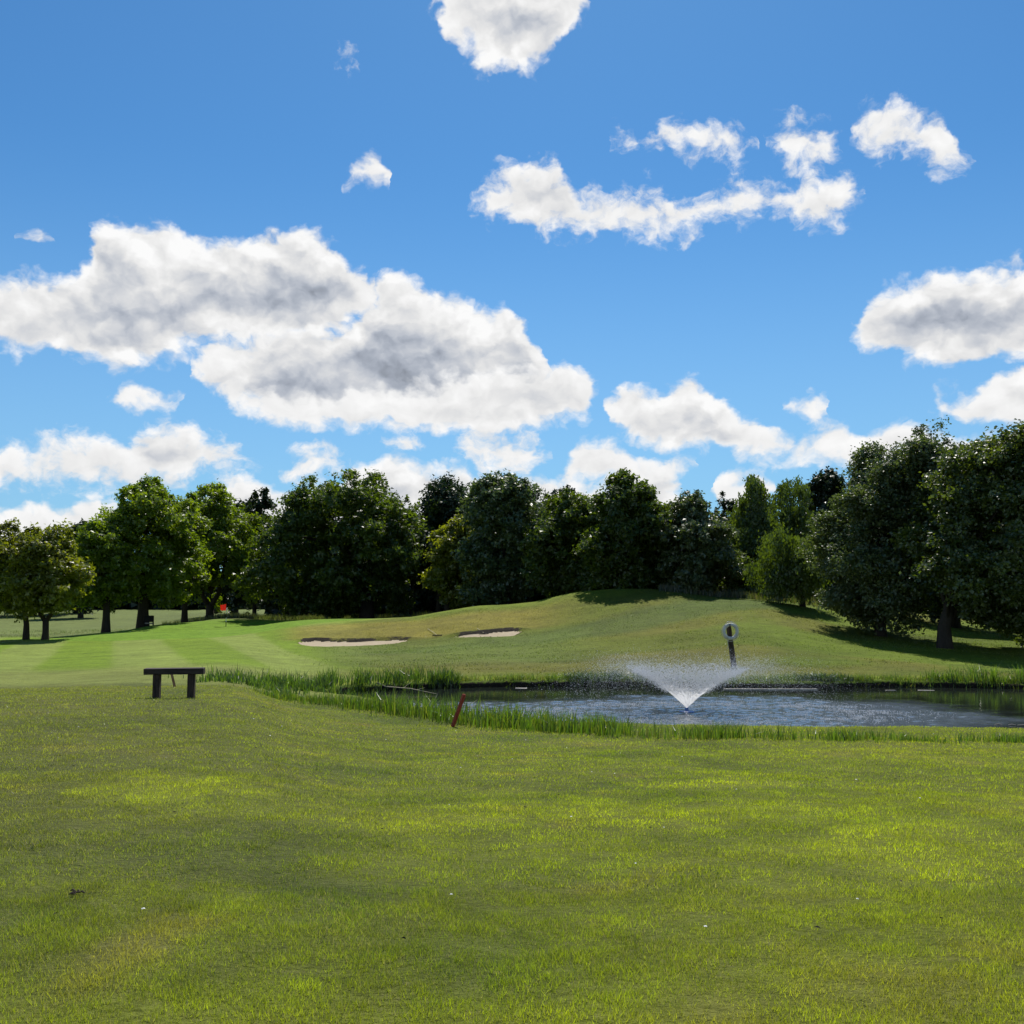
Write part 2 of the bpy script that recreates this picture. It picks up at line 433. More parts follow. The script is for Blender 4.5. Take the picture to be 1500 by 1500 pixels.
def mesh_np(name, verts, quads=None, tris=None, mat=None, attrs=None, smooth=False, parent=None, props=None):
    me = bpy.data.meshes.new(name)
    verts = np.asarray(verts, np.float32)
    loops = []; starts = []; tot = 0; nf = 0
    parts = []
    if quads is not None and len(quads): parts.append((np.asarray(quads, np.int32), 4))
    if tris is not None and len(tris): parts.append((np.asarray(tris, np.int32), 3))
    me.vertices.add(len(verts)); me.vertices.foreach_set('co', verts.ravel())
    nl = sum(p.size for p, _ in parts); nf = sum(len(p) for p, _ in parts)
    me.loops.add(nl); me.polygons.add(nf)
    me.loops.foreach_set('vertex_index', np.concatenate([p.ravel() for p, _ in parts]))
    ls = []; o = 0
    for p, k in parts:
        ls.append(o + np.arange(len(p)) * k); o += p.size
    me.polygons.foreach_set('loop_start', np.concatenate(ls).astype(np.int32))
    me.polygons.foreach_set('use_smooth', np.full(nf, smooth))
    me.update(calc_edges=True)
    for k, v in (attrs or {}).items():
        v = np.asarray(v, np.float32)
        if v.ndim == 1:
            a = me.attributes.new(k, 'FLOAT', 'POINT'); a.data.foreach_set('value', v)
        else:
            a = me.attributes.new(k, 'FLOAT_COLOR', 'POINT')
            a.data.foreach_set('color', np.concatenate([v, np.ones((len(v), 1), np.float32)], 1).ravel())
    if mat: me.materials.append(mat)
    o = bpy.data.objects.new(name, me); COL.objects.link(o)
    if parent: o.parent = parent
    for k, v in (props or {}).items(): o[k] = v
    return o


def thing(name, label, cat, loc=(0, 0, 0), rz=0.0, group=None):
    o = bpy.data.objects.new(name, None); COL.objects.link(o)
    o.empty_display_size = 0.2
    o.location = loc; o.rotation_euler = (0, 0, rz); o['label'] = label; o['category'] = cat
    if group: o['group'] = group
    return o


# ======================= MATERIALS =======================
def new_mat(name):
    m = bpy.data.materials.new(name); m.use_nodes = True; m.node_tree.nodes.clear()
    g = NT(m.node_tree); out = g.n.new('ShaderNodeOutputMaterial')
    return m, g, out


def attr(g, name, vec=False):
    n = g.n.new('ShaderNodeAttribute'); n.attribute_name = name
    return n.outputs['Color' if vec else 'Fac']


def principled(g, out, color, rough=0.8, spec=0.3, bump=None, bstr=0.3, bdist=0.02, **kw):
    p = g.n.new('ShaderNodeBsdfPrincipled')
    g.put(p.inputs['Base Color'], color); g.put(p.inputs['Roughness'], rough); g.put(p.inputs['Specular IOR Level'], spec)
    for k, v in kw.items(): g.put(p.inputs[k.replace('_', ' ')], v)
    if bump is not None:
        b = g.n.new('ShaderNodeBump'); g.put(b.inputs['Height'], bump); g.put(b.inputs['Strength'], bstr); g.put(b.inputs['Distance'], bdist)
        g.l.new(b.outputs[0], p.inputs['Normal'])
    g.l.new(p.outputs[0], out.inputs[0]); return p


def leafy(name, color_fn, trans=0.45, gloss=0.06, rough=0.5, tcol=(1.25, 1.35, 0.55)):
    """thin leaves or blades: light reflected, passed through, and a little sheen"""
    m, g, out = new_mat(name)
    c = color_fn(g)
    d = g.n.new('ShaderNodeBsdfDiffuse'); g.put(d.inputs[0], c)
    t = g.n.new('ShaderNodeBsdfTranslucent'); g.put(t.inputs[0], g.mix(1.0, c, tcol, 'MULTIPLY'))
    x = g.n.new('ShaderNodeMixShader'); x.inputs[0].default_value = trans
    g.l.new(d.outputs[0], x.inputs[1]); g.l.new(t.outputs[0], x.inputs[2])
    gl = g.n.new('ShaderNodeBsdfGlossy'); gl.inputs['Roughness'].default_value = rough; gl.inputs[0].default_value = (1, 1, 1, 1)
    y = g.n.new('ShaderNodeMixShader'); y.inputs[0].default_value = gloss
    g.l.new(x.outputs[0], y.inputs[1]); g.l.new(gl.outputs[0], y.inputs[2])
    g.l.new(y.outputs[0], out.inputs[0]); return m


def geo_pos(g): return g.n.new('ShaderNodeNewGeometry').outputs['Position']


DARK_BAND = [hit(px, py, 38, 80)[:2] for px, py in ((560, 955), (700, 942), (800, 934), (880, 922), (960, 905), (1030, 890), (1090, 882))]


# ---- ground: turf of several kinds, bare earth on the pond bank
def turf_colors(x, y):
    """kinds of turf over the place; colours per point"""
    x = np.asarray(x, float); y = np.asarray(y, float)
    n1 = vnoise(x, y, 6.0, 41, 4)[..., None]; n2 = vnoise(x, y, 1.6, 43, 4)[..., None]; n3 = vnoise(x * 0.35, y, 3.0, 47, 4)[..., None]
    n4 = vnoise(x, y, 0.45, 48, 2)[..., None]
    dark = np.array([0.050, 0.078, 0.011]); mid = np.array([0.105, 0.132, 0.012]); lime = np.array([0.175, 0.200, 0.008]); straw = np.array([0.200, 0.165, 0.052]); dull = np.array([0.100, 0.108, 0.030])
    c = mid + (dark - mid) * sstep(0.50, 0.30, n2) * 0.8
    c = c + (lime - c) * sstep(0.50, 0.78, n3) * 0.5
    c = c + (straw - c) * sstep(0.55, 0.78, n2 * 0.6 + n4 * 0.4) * 0.55
    # duller, greyer rough towards the left, greener to the right
    left = sstep(0.05, -0.45, x / np.maximum(y, 2))[..., None] * sstep(3, 9, y)[..., None]
    c = c + (dull * .9 - c) * left * 0.6
    right = sstep(-0.05, 0.35, x / np.maximum(y, 2))[..., None]
    c = c + (np.array([0.150, 0.175, 0.007]) - c) * right * 0.40
    # bright patches near the pond lip and two worn yellow-green patches
    for (px, py, w, d, k) in ((235, 1153, 0.9, 0.8, .45), (1050, 1152, 0.9, 0.45, .6), (930, 1200, 0.8, 0.5, .4), (1400, 1250, 1.0, 1.0, .5), (640, 1205, 0.6, 0.5, .4)):
        hx, hy, _ = hit(px, py, 2, 30)
        rr = ((x - hx) / w) ** 2 + ((y - hy) / d) ** 2 + (n4[..., 0] - .5) * 3.0 + (n2[..., 0] - .5) * 2.6
        c = c + (np.array([0.215, 0.245, 0.010]) - c) * (sstep(1.3, 0.2, rr) * k)[..., None]
    # far side
    far = sstep(34.5, 38, y)[..., None]
    t = x / np.maximum(y, 2)
    hill = np.array([0.100, 0.122, 0.011]) * (0.40 + 1.05 * vnoise(x * 0.35, y, 4, 61, 4)[..., None])
    oliv = np.array([0.130, 0.118, 0.020])
    hill = hill * (1 + (np.array([1.05, 1.22, .9]) - 1) * sstep(.15, .28, t)[..., None])
    hill = hill + (oliv - hill) * sstep(0.5, 0.68, vnoise(x, y, 7, 63, 3))[..., None] * 0.6
    c = c + (hill - c) * far
    # darker greyed-green band winding up the crease between the mounds
    pl = DARK_BAND; dm = np.full(x.shape, 1e9)
    for i in range(len(pl) - 1):
        (ax, ay), (bx, by) = pl[i], pl[i + 1]; ex, ey = bx - ax, by - ay
        tt = np.clip(((x - ax) * ex + (y - ay) * ey) / (ex * ex + ey * ey), 0, 1)
        dm = np.minimum(dm, np.hypot(x - ax - tt * ex, y - ay - tt * ey))
    pk = sstep(3.4, 1.6, dm + (n2[..., 0] - .5) * 1.5)
    c = c + (np.array([0.070, 0.105, 0.020]) * (.8 + .4 * n2) - c) * (pk * .75)[..., None]
    # left fairway, mown in stripes
    Lm = sstep(-0.16, -0.30, t)
    fwL = sstep(25.5, 28.5, y + x * 0.10) * sstep(-0.10, -0.22, t)
    st = np.sin((x * 0.93 + y * 0.36) * 2 * math.pi / 5.6)
    stripe = sstep(-0.25, 0.25, st)[..., None]
    fw = np.array([0.135, 0.205, 0.012]) * (1 - stripe) + np.array([0.185, 0.235, 0.042]) * stripe
    fw = fw * (0.86 + 0.28 * vnoise(x, y, 2.5, 71, 3)[..., None])
    rough2 = np.array([0.155, 0.180, 0.038]) * (0.8 + 0.4 * vnoise(x, y, 1.6, 73, 3)[..., None])
    inner = sstep(36, 41, y)[..., None]
    fwc = rough2 + (fw - rough2) * inner
    c = c + (fwc - c) * fwL[..., None]
    # apron between the pond and the bunkers blends to a greyed green
    ap = sstep(40, 46, y) * sstep(61, 57, y) * sstep(-0.22, -0.14, t) * sstep(0.10, 0.02, t)
    c = c + (np.array([0.098, 0.135, 0.022]) - c) * (ap * 0.7)[..., None]
    # the putting green and its collar
    gx, gy = (x + 22.5) / 15.0, (y - 79) / 13.5
    gr = gx ** 2 + gy ** 2
    c = c + (np.array([0.125, 0.225, 0.012]) - c) * sstep(1.05, 0.98, gr)[..., None] * 0.9
    c = c + (np.array([0.200, 0.270, 0.030]) - c) * (sstep(1.0, 1.05, gr) * sstep(1.35, 1.25, gr) * sstep(66, 69, y))[..., None] * 0.7
    # dry yellow-brown faces above the bunkers
    fc = sstep(59.5, 61, y) * sstep(68.5, 66, y) * sstep(-0.235, -0.20, t) * sstep(0.09, 0.0, t)
    dry = np.array([0.200, 0.165, 0.028]) * (0.7 + 0.6 * vnoise(x, y, 1.8, 81, 3)[..., None])
    c = c + (dry - c) * (fc * 0.75)[..., None]
    cr = sstep(65, 69, y) * sstep(78, 74, y) * sstep(-0.14, -0.08, t) * sstep(0.16, 0.1, t)
    c = c + (np.array([0.140, 0.190, 0.012]) - c) * (cr * 0.75)[..., None]
    # lush lip of the far bank
    m = (y > 33) & (y < 40) & (x > -14) & (x < 36)
    if np.any(m):
        sd = sdist(x[m], y[m], POND)
        k = (sstep(-2.0, -0.9, sd) * (0.35 + 0.9 * vnoise(x[m], y[m], 2.0, 91)))[..., None]
        c[m] = c[m] + (np.array([0.190, 0.240, 0.014]) - c[m]) * np.clip(k, 0, 1)
    # far fields
    ff = sstep(84, 92, y) * sstep(-0.05, -0.15, t)
    c = c + (np.array([0.120, 0.150, 0.040]) * (0.7 + 0.6 * vnoise(x * .4, y, 6, 87, 3)[..., None]) - c) * ff[..., None]
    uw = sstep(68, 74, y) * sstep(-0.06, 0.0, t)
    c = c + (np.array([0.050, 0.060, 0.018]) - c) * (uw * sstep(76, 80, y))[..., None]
    return np.clip(c, 0.004, 1)


def earth_amount(x, y):
    e = np.zeros(np.shape(x))
    m = (y > 18) & (y < 42) & (x > -14) & (x < 36)
    if np.any(m):
        sd = sdist(x[m], y[m], POND) + (vnoise(x[m], y[m], 0.5, 21) - 0.5) * 0.25
        bk = sstep(27, 31, y[m])
        e[m] = sstep(-0.13, -0.05, sd) * bk + sstep(-0.06, 0.02, sd) * (1 - bk)
    for b in BUNKERS:
        x0, y0 = b.min(0) - 3; x1, y1 = b.max(0) + 3
        m = (x > x0) & (x < x1) & (y > y0) & (y < y1)
        if np.any(m):
            sd = sdist(x[m], y[m], b) + (vnoise(x[m], y[m], 0.9, 31) - 0.5) * 0.16
            bk = sstep(0.05, 0.5, sdist(x[m], y[m] - 0.5, b) - sdist(x[m], y[m] + 0.5, b))
            e[m] = np.maximum(e[m], sstep(-0.24, -0.06, sd) * bk * (.25 + .9 * vnoise(x[m], y[m], 1.1, 37, 2)))
    return e


def make_ground():
    f = np.concatenate([np.linspace(CT[0], -0.56, 30, endpoint=False), np.linspace(-0.56, 0.56, 250, endpoint=False), np.linspace(0.56, CT[-1], 34)])
    Ys = np.concatenate([np.arange(0.6, 20, 0.4), np.arange(20, 38.5, 0.14), np.arange(38.5, 56, 0.5), np.arange(56, 70, 0.22), np.arange(70, 100, 0.8), np.exp(np.linspace(math.log(100), math.log(4400), 40))])
    T, YY = np.meshgrid(f, Ys)
    X = T * np.maximum(YY, 3.0)
    z = H(X, YY)
    n, m = X.shape
    V = np.stack([X, YY, z], -1).reshape(-1, 3)
    # the ground goes on behind the camera
    back = []
    for yb in (-3, -12, -40, -150, -600, -3000):
        xs = f / f.max() * (3 + abs(yb) * 1.6)
        back.append(np.stack([xs, np.full(m, float(yb)), np.full(m, zr(-1.6))], -1))
    V = np.concatenate([np.concatenate(back[::-1]), V]); n += 6
    idx = np.arange(n * m).reshape(n, m)
    q = np.stack([idx[:-1, :-1], idx[:-1, 1:], idx[1:, 1:], idx[1:, :-1]], -1).reshape(-1, 4)
    c = turf_colors(V[:, 0], V[:, 1]); e = earth_amount(V[:, 0], V[:, 1])
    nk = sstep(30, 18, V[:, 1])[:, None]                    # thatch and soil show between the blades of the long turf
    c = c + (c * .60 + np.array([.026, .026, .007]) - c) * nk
    mt, g, out = new_mat('turf_ground')
    p = geo_pos(g)
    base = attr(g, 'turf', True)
    n1 = g.noise(p, 3.0, 5.0, 0.65); n2 = g.noise(p, 28.0, 3.0, 0.7)
    n0 = g.noise(g.v('MULTIPLY', p, (0.6, 1.0, 1.0)), 0.9, 4.0, 0.65)
    v = g.m('ADD', g.m('ADD', g.m('MULTIPLY', n1, 1.0), g.m('MULTIPLY', n2, 0.9)), n0)
    cc = g.mix(1.0, base, g.v('SCALE', (1, 1, 1), scale=g.m('SUBTRACT', v, 0.42)), 'MULTIPLY')
    cc = g.mix(g.ramp(g.noise(p, 9.0, 4.0, 0.7), 0.56, 0.72), cc, g.mix(0.5, cc, (0.16, 0.15, 0.06)))
    ea = g.mix(g.noise(p, 14.0, 4.0, 0.6), (0.010, 0.008, 0.006), (0.035, 0.026, 0.016))
    cc = g.mix(g.ramp(g.m('ADD', attr(g, 'earth'), g.m('MULTIPLY', g.m('SUBTRACT', g.noise(p, 8.0, 3.0), 0.5), 0.5)), 0.35, 0.65), cc, ea)
    principled(g, out, cc, 0.9, 0.1, bump=g.m('ADD', g.noise(p, 22.0, 4.0, 0.7), g.m('MULTIPLY', g.noise(p, 5.0, 3.0, 0.6), 1.5)), bstr=0.9, bdist=0.05)
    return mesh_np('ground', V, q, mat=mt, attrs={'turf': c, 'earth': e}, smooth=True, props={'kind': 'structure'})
make_ground()


def make_sand():
    for b in BUNKERS:
        x0, y0 = b.min(0) - .2; x1, y1 = b.max(0) + .2
        xs = np.arange(x0, x1, 0.14); ys = np.arange(y0, y1, 0.10)
        X, Y = np.meshgrid(xs, ys)
        sd = sdist(X, Y, b) + (vnoise(X, Y, 0.9, 31) - 0.5) * 0.16
        Z = H(X, Y) + 0.04 + (vnoise(X, Y, 0.35, 55) - 0.5) * 0.05
        n, m = X.shape; idx = np.arange(n * m).reshape(n, m)
        q = np.stack([idx[:-1, :-1], idx[:-1, 1:], idx[1:, 1:], idx[1:, :-1]], -1).reshape(-1, 4)
        bk = sstep(0.05, 0.5, sdist(X, Y - 0.5, b) - sdist(X, Y + 0.5, b)); keep = (sd > 0.03 + .15 * bk).ravel()[q].all(1); q = q[keep]
        used = np.unique(q); rm = np.zeros(n * m, int); rm[used] = np.arange(len(used))
        mt, g, out = new_mat('bunker_sand')
        p = geo_pos(g)
        principled(g, out, g.mix(g.noise(p, 3.0, 4.0, 0.6), (0.30, 0.23, 0.14), (0.46, 0.39, 0.28)), 0.95, 0.1, bump=g.noise(p, 12.0, 3.0), bstr=0.6, bdist=0.04)
        mesh_np('bunker_sand', np.stack([X, Y, Z], -1).reshape(-1, 3)[used], rm[q], mat=mt, smooth=True, props={'kind': 'structure'})
make_sand()

def make_bank():
    """the cut earth face of the far bank, under the hanging grass"""
    P_ = POND; n = len(P_); L = []
    for i in range(n):
        a, b = P_[i], P_[(i + 1) % n]; k = max(1, int(np.hypot(*(b - a)) / .12))
        for j in range(k): L.append(a + (b - a) * j / k)
    L = np.array(L); L = L[(L[:, 0] < 24) & (L[:, 0] > -9.5)]
    tg = np.roll(L, -3, 0) - np.roll(L, 3, 0); nr = unit(np.stack([-tg[:, 1], tg[:, 0]], 1))
    ins = sdist(L[:, 0] + nr[:, 0] * .1, L[:, 1] + nr[:, 1] * .1, POND) > 0
    nr = np.where(ins[:, None], nr, -nr)                # towards the water
    far = (nr[:, 1] < -.1) & (L[:, 1] > 28); runs = []; cur = []
    for i in range(len(L)):
        if far[i]: cur.append(i)
        elif cur: runs.append(cur); cur = []
    if cur: runs.append(cur)
    V, Q_, o = [], [], 0
    for run in runs:
        if len(run) < 3: continue
        p, q = L[run], nr[run]
        j1 = (vnoise(p[:, 0], p[:, 1], .4, 71, 3) - .5); j2 = (vnoise(p[:, 0], p[:, 1], .25, 73, 3) - .5)
        rows = []
        for (d, kind) in ((-.45, 0), (-.20, 1), (-.02, 2), (.03, 3), (.06, 4)):
            q2 = p + q * (d + j1 * .14)[:, None]
            hb = H(p[:, 0] - q[:, 0] * .45, p[:, 1] - q[:, 1] * .45)
            z = {0: hb - .02, 1: hb - .01 + j2 * .03, 2: hb * .80 + j2 * .06, 3: hb * .35 + j1 * .08, 4: np.full(len(p), -.12)}[kind]
            rows.append(np.stack([q2[:, 0], q2[:, 1], z], 1))
        R = np.stack(rows, 1); m = R.shape[1]; k = len(p)
        idx = o + np.arange(k * m).reshape(k, m); V.append(R.reshape(-1, 3)); o += k * m
        Q_.append(np.stack([idx[:-1, :-1], idx[1:, :-1], idx[1:, 1:], idx[:-1, 1:]], -1).reshape(-1, 4))
    mt, g, out = new_mat('bank_earth'); p = geo_pos(g); z = g.sep(p)[2]
    e = g.mix(g.noise(p, 10.0, 4.0, .6), (0.010, 0.008, 0.006), (0.045, 0.034, 0.022))
    gr = g.mix(g.noise(p, 6.0, 3.0, .6), (0.060, 0.10, 0.012), (0.14, 0.19, 0.016))
    f = g.ramp(g.m('ADD', z, g.m('MULTIPLY', g.m('SUBTRACT', g.noise(p, 7.0, 3.0), .5), .22)), .12, .16)
    principled(g, out, g.mix(f, e, gr), .95, .1, bump=g.noise(p, 18.0, 4.0, .7), bstr=.9, bdist=.04)
    mesh_np('pond_bank', np.concatenate(V), np.concatenate(Q_), mat=mt, smooth=True, props={'kind': 'structure'})


# ---- pond surface
FX, FY = water_pt(1006, 1043)
def make_water():
    xs = np.arange(POND[:, 0].min() - .6, 21.0, 0.065); ys = np.arange(POND[:, 1].min() - .6, POND[:, 1].max() + .6, 0.065)
    X, Y = np.meshgrid(xs, ys); sd = sdist(X[::4, ::4], Y[::4, ::4], POND)
    sd = np.repeat(np.repeat(sd, 4, 0), 4, 1)[:X.shape[0], :X.shape[1]]
    # ripples spread from the fountain and drift with the wind; calm water further right
    r = np.hypot(X - FX, Y - FY)
    re = np.hypot((X - FX - 1.1) * .88, (Y - FY + .6) * 1.25) + (vnoise(X, Y, 1.2, 3, 3) - .5) * 2.2
    rip = sstep(7.2, 5.0, re)
    rip = np.maximum(rip, sstep(FX - 1, FX - 4, X) * sstep(31.6, 29.8, Y + (vnoise(X, Y, .8, 5) - .5) * 1.2))
    rip = .035 + .965 * rip
    w = .046 * vnoise(X, Y * 1.4, .26, 7, 2) + .005 * np.sin(2 * math.pi * r / .42 + 3 * vnoise(X, Y, .9, 9, 2)) + .018 * vnoise(X + 3, Y * 1.3, .17, 11, 1)
    Z = w * rip
    n, m = X.shape; idx = np.arange(n * m).reshape(n, m)
    q = np.stack([idx[:-1, :-1], idx[:-1, 1:], idx[1:, 1:], idx[1:, :-1]], -1).reshape(-1, 4)
    q = q[(sd > -0.6).ravel()[q].all(1)]
    used = np.unique(q); rm = np.zeros(n * m, int); rm[used] = np.arange(len(used))
    V = np.stack([X, Y, Z - .02], -1).reshape(-1, 3)[used]; q = rm[q]; ra = rip.reshape(-1)[used]
    # the part of the pond outside the photograph is calm and coarse
    V2 = np.array([(20.9, POND[:, 1].min() - .6, -.01), (40, POND[:, 1].min() - .6, -.01), (40, POND[:, 1].max() + .6, -.01), (20.9, POND[:, 1].max() + .6, -.01)])
    q = np.concatenate([q, np.array([[0, 1, 2, 3]]) + len(V)]); V = np.concatenate([V, V2])
    mt, g, out = new_mat('pond_water')
    p = geo_pos(g)
    principled(g, out, g.mix(attr(g, 'ripple'), (0.010, 0.013, 0.008), (0.085, 0.108, 0.130)), g.ramp(attr(g, 'ripple'), .04, 1.0, .04, .13, 'LINEAR'), 0.5, bump=g.noise(g.v('MULTIPLY', p, (1, 1.5, 1)), 9.0, 2.0), bstr=.10, bdist=.02, IOR=1.33)
    mesh_np('water', V, q, mat=mt, smooth=True, attrs={'ripple': np.concatenate([ra, np.full(4, .035)])}, props={'kind': 'structure'})
make_water()


def unit(v): return v / (np.linalg.norm(v, axis=-1, keepdims=True) + 1e-9)
make_bank()


# ======================= GRASS AND REEDS =======================
def blades(x, y, h, w, lean, curl=0.0, two=False, z=None):
    """one blade per point; two=True gives a bent blade of three faces"""
    n = len(x); z = (H(x, y) if z is None else z) - 0.01
    a = rng.uniform(0, 2 * math.pi, n); la = rng.uniform(0, 2 * math.pi, n)
    dx, dy = np.cos(a) * w / 2, np.sin(a) * w / 2
    lx, ly = np.cos(la) * lean * h, np.sin(la) * lean * h
    base = np.stack([x, y, z], 1)
    o = np.stack([dx, dy, np.zeros(n)], 1)
    if not two:
        tip = base + np.stack([lx, ly, h], 1)
        V = np.stack([base - o, base + o, tip], 1).reshape(-1, 3)
        return V, None, np.arange(3 * n).reshape(n, 3), 3
    mid = base + np.stack([lx * 0.35, ly * 0.35, h * 0.55], 1)
    tip = base + np.stack([lx * (1 + curl), ly * (1 + curl), h * (1 - 0.25 * lean)], 1)
    V = np.stack([base - o, base + o, mid + o * 0.8, mid - o * 0.8, tip], 1).reshape(-1, 3)
    i = np.arange(n) * 5
    return V, np.stack([i, i + 1, i + 2, i + 3], 1), np.stack([i + 3, i + 2, i + 4], 1), 5


def wedge(n, y0, y1, s=0.53, pad=0.4):
    y = np.sqrt(rng.uniform(y0 * y0, y1 * y1, n)); x = rng.uniform(-1, 1, n) * (s * y + pad)
    return x, y


def make_grass():
    Vs, Ts, Cs, o = [], [], [], 0
    for (y0, y1, n, w, hh) in ((3.3, 6.2, 250000, 0.0036, 0.045), (6.2, 11.0, 240000, 0.0058, 0.044), (11.0, 17, 165000, 0.010, 0.044), (17, 27, 160000, 0.014, 0.048), (3.0, 3.0, 120000, .009, .046)):
        if y0 == y1:                              # the lawn goes on to both sides
            y = rng.uniform(2.5, 24, n); x = rng.choice([-1, 1], n) * (.53 * y + .35 + 3.6 * rng.uniform(0, 1, n) ** 1.2)
        else: x, y = wedge(n, y0, y1)
        k = rng.uniform(0, 1, n) < 0.35 + 0.65 * sstep(0.25, 0.55, vnoise(x, y, 0.16, 101, 2)); x, y = x[k], y[k]
        if y1 > 20 or y0 == y1:
            k = (sdist(x, y, POND) < -0.25); x, y = x[k], y[k]
        n = len(x)
        tall = vnoise(x, y, 0.22, 103, 3)
        h = hh * (0.36 + .74 * tall) * rng.uniform(0.55, 1.25, n)
        lean = np.abs(rng.normal(0.45, 0.35, n))
        V, _, t, kk = blades(x, y, h, w * rng.uniform(0.6, 1.4, n), lean)
        c = turf_colors(x, y)
        dead = rng.uniform(0, 1, n) < 0.07 + 0.16 * sstep(0.5, 0.75, vnoise(x, y, 0.9, 105, 3))
        c = c * (2.4 - .25 * sstep(9, 4, y))[:, None] * np.array([1.06, 1.0, .75]) * rng.uniform(0.5, 1.6, n)[:, None] * (0.55 + 0.9 * vnoise(x, y, 0.3, 107, 3))[:, None]
        c[dead] = np.array([0.34, 0.31, 0.15]) * rng.uniform(0.6, 1.3, dead.sum())[:, None]
        Vs.append(V); Ts.append(t + o); o += len(V); Cs.append(np.repeat(c, 3, 0))
    # tufts of the mound beyond the pond, coarser because it is far off
    x, y = wedge(110000, 36, 68, .60); k = (rng.uniform(0, 1, len(x)) < sstep(-.26, -.08, x / y + (vnoise(x, y, 3, 119) - .5) * .1) * sstep(36, 40, y + 1.5)) & (sdist(x, y, BUNKERS[0]) < -.3) & (sdist(x, y, BUNKERS[1]) < -.3) & (sdist(x, y, POND) < -.4) & (rng.uniform(0, 1, len(x)) < .15 + .85 * sstep(.4, .6, vnoise(x * .6, y, 1.3, 117, 3)))
    x, y = x[k], y[k]; n = len(x)
    V, _, t, kk = blades(x, y, rng.uniform(.03, .075, n), rng.uniform(.02, .05, n), np.abs(rng.normal(.6, .4, n)))
    c = turf_colors(x, y) * rng.uniform(.6, 1.7, n)[:, None]
    Vs.append(V); Ts.append(t + o); o += len(V); Cs.append(np.repeat(c, 3, 0))
    mt = leafy('grass_blade', lambda g: attr(g, 'col', True), trans=0.50, gloss=0.05, rough=0.45, tcol=(1.25, 1.35, 0.5))
    mesh_np('grass', np.concatenate(Vs), None, np.concatenate(Ts), mat=mt, attrs={'col': np.concatenate(Cs)}, props={'kind': 'stuff', 'label': 'short mown green turf filling the foreground', 'category': 'grass'})
make_grass()


def reed_bed(name, label, cat, pts, n, h0, h1, w, cols, lean=0.22, two=True, heads=0):
    """pts: fn(n) -> x, y, height factor"""
    x, y, hf = pts(n)
    n = len(x)
    h = rng.uniform(h0, h1, n) * hf
    V, q, t, k = blades(x, y, h, rng.uniform(0.7, 1.3, n) * w, np.abs(rng.normal(0, lean, n)) + 0.03, curl=0.5, two=two)
    cols = np.array(cols); ci = cols[rng.integers(0, len(cols), n)] * rng.uniform(0.6, 1.4, n)[:, None]
    mt = leafy(name + '_blade', lambda g: attr(g, 'col', True), trans=0.5, gloss=0.05, rough=0.4, tcol=(1.3, 1.4, 0.5))
    return mesh_np(name, V, q, t, mat=mt, attrs={'col': np.repeat(ci, k, 0)}, props={'kind': 'stuff', 'label': label, 'category': cat})


def along(poly_px, width, clump=0.5, seed=1, hprof=None, lo=0.35):
    """points scattered along a line given in pixels on the bank"""
    L = np.array([hit(px, py, 15, 60)[:2] for px, py in poly_px])
    for q in L:                                   # far-bank beds stand on the bank, not in the water
        if q[1] > 31:
            while sdist(q[0:1], q[1:2], POND)[0] > -.22: q[1] += .05
            while sdist(q[0:1], q[1:2], POND)[0] < -.45 and q[1] > 31.5 and q[0] > -6: q[1] -= .05
    seg = np.diff(L, axis=0); ln = np.hypot(*seg.T); cum = np.concatenate([[0], np.cumsum(ln)])
    def f(n):
        s = rng.uniform(0, cum[-1], n); i = np.clip(np.searchsorted(cum, s) - 1, 0, len(ln) - 1)
        tt = (s - cum[i]) / ln[i]; p = L[i] + seg[i] * tt[:, None]
        nrm = np.stack([-seg[i][:, 1], seg[i][:, 0]], 1) / ln[i][:, None]
        wd = np.interp(s / cum[-1], np.linspace(0, 1, len(width)), width)
        p = p + nrm * (rng.normal(0, 0.5, n) * wd)[:, None]
        wet = (sdist(p[:, 0], p[:, 1], POND) > .12) & (p[:, 1] > 30); p[wet, 1] += .5
        dn = vnoise(p[:, 0], p[:, 1], clump, seed, 2)
        k = rng.uniform(0, 1, n) < lo + (1 - lo) * sstep(0.35, 0.65, dn)
        hp = np.interp(s / cum[-1], np.linspace(0, 1, len(hprof)), hprof) if hprof is not None else np.ones(n)
        hp = hp * (0.55 + 0.8 * vnoise(p[:, 0], p[:, 1], clump * 0.8, seed + 5, 2))
        return p[k, 0], p[k, 1], hp[k]
    return f

GR = [(0.070, 0.130, 0.018), (0.095, 0.17, 0.015), (0.13, 0.20, 0.015), (0.055, 0.095, 0.020), (0.16, 0.19, 0.03)]
DK = [(0.025, 0.055, 0.018), (0.035, 0.070, 0.020), (0.02, 0.04, 0.015)]
reed_bed('reeds', 'tall green reeds along the near edge of the pond', 'reeds',
         along([(385, 1018), (450, 1026), (520, 1035), (600, 1045), (660, 1053), (740, 1064), (820, 1071), (900, 1076)], [0.7, 0.8, 0.8, .8, .7, .7, .7, .6], seed=3, hprof=[.35, .5, .75, .95, .95, .95, .9, .8]), 6000, 0.22, 0.64, 0.020, GR)
reed_bed('reeds', 'short thin reeds fringing the near shore to the right of the fountain', 'reeds',
         along([(880, 1077), (1000, 1081), (1100, 1082), (1200, 1083), (1320, 1084), (1420, 1085), (1560, 1086)], [.6, .6, .5, .5, .5, .5, .4], clump=0.6, seed=4, hprof=[.9, .8, .6, .55, .5, .5, .4], lo=0.2), 4500, 0.16, 0.50, 0.016, GR)
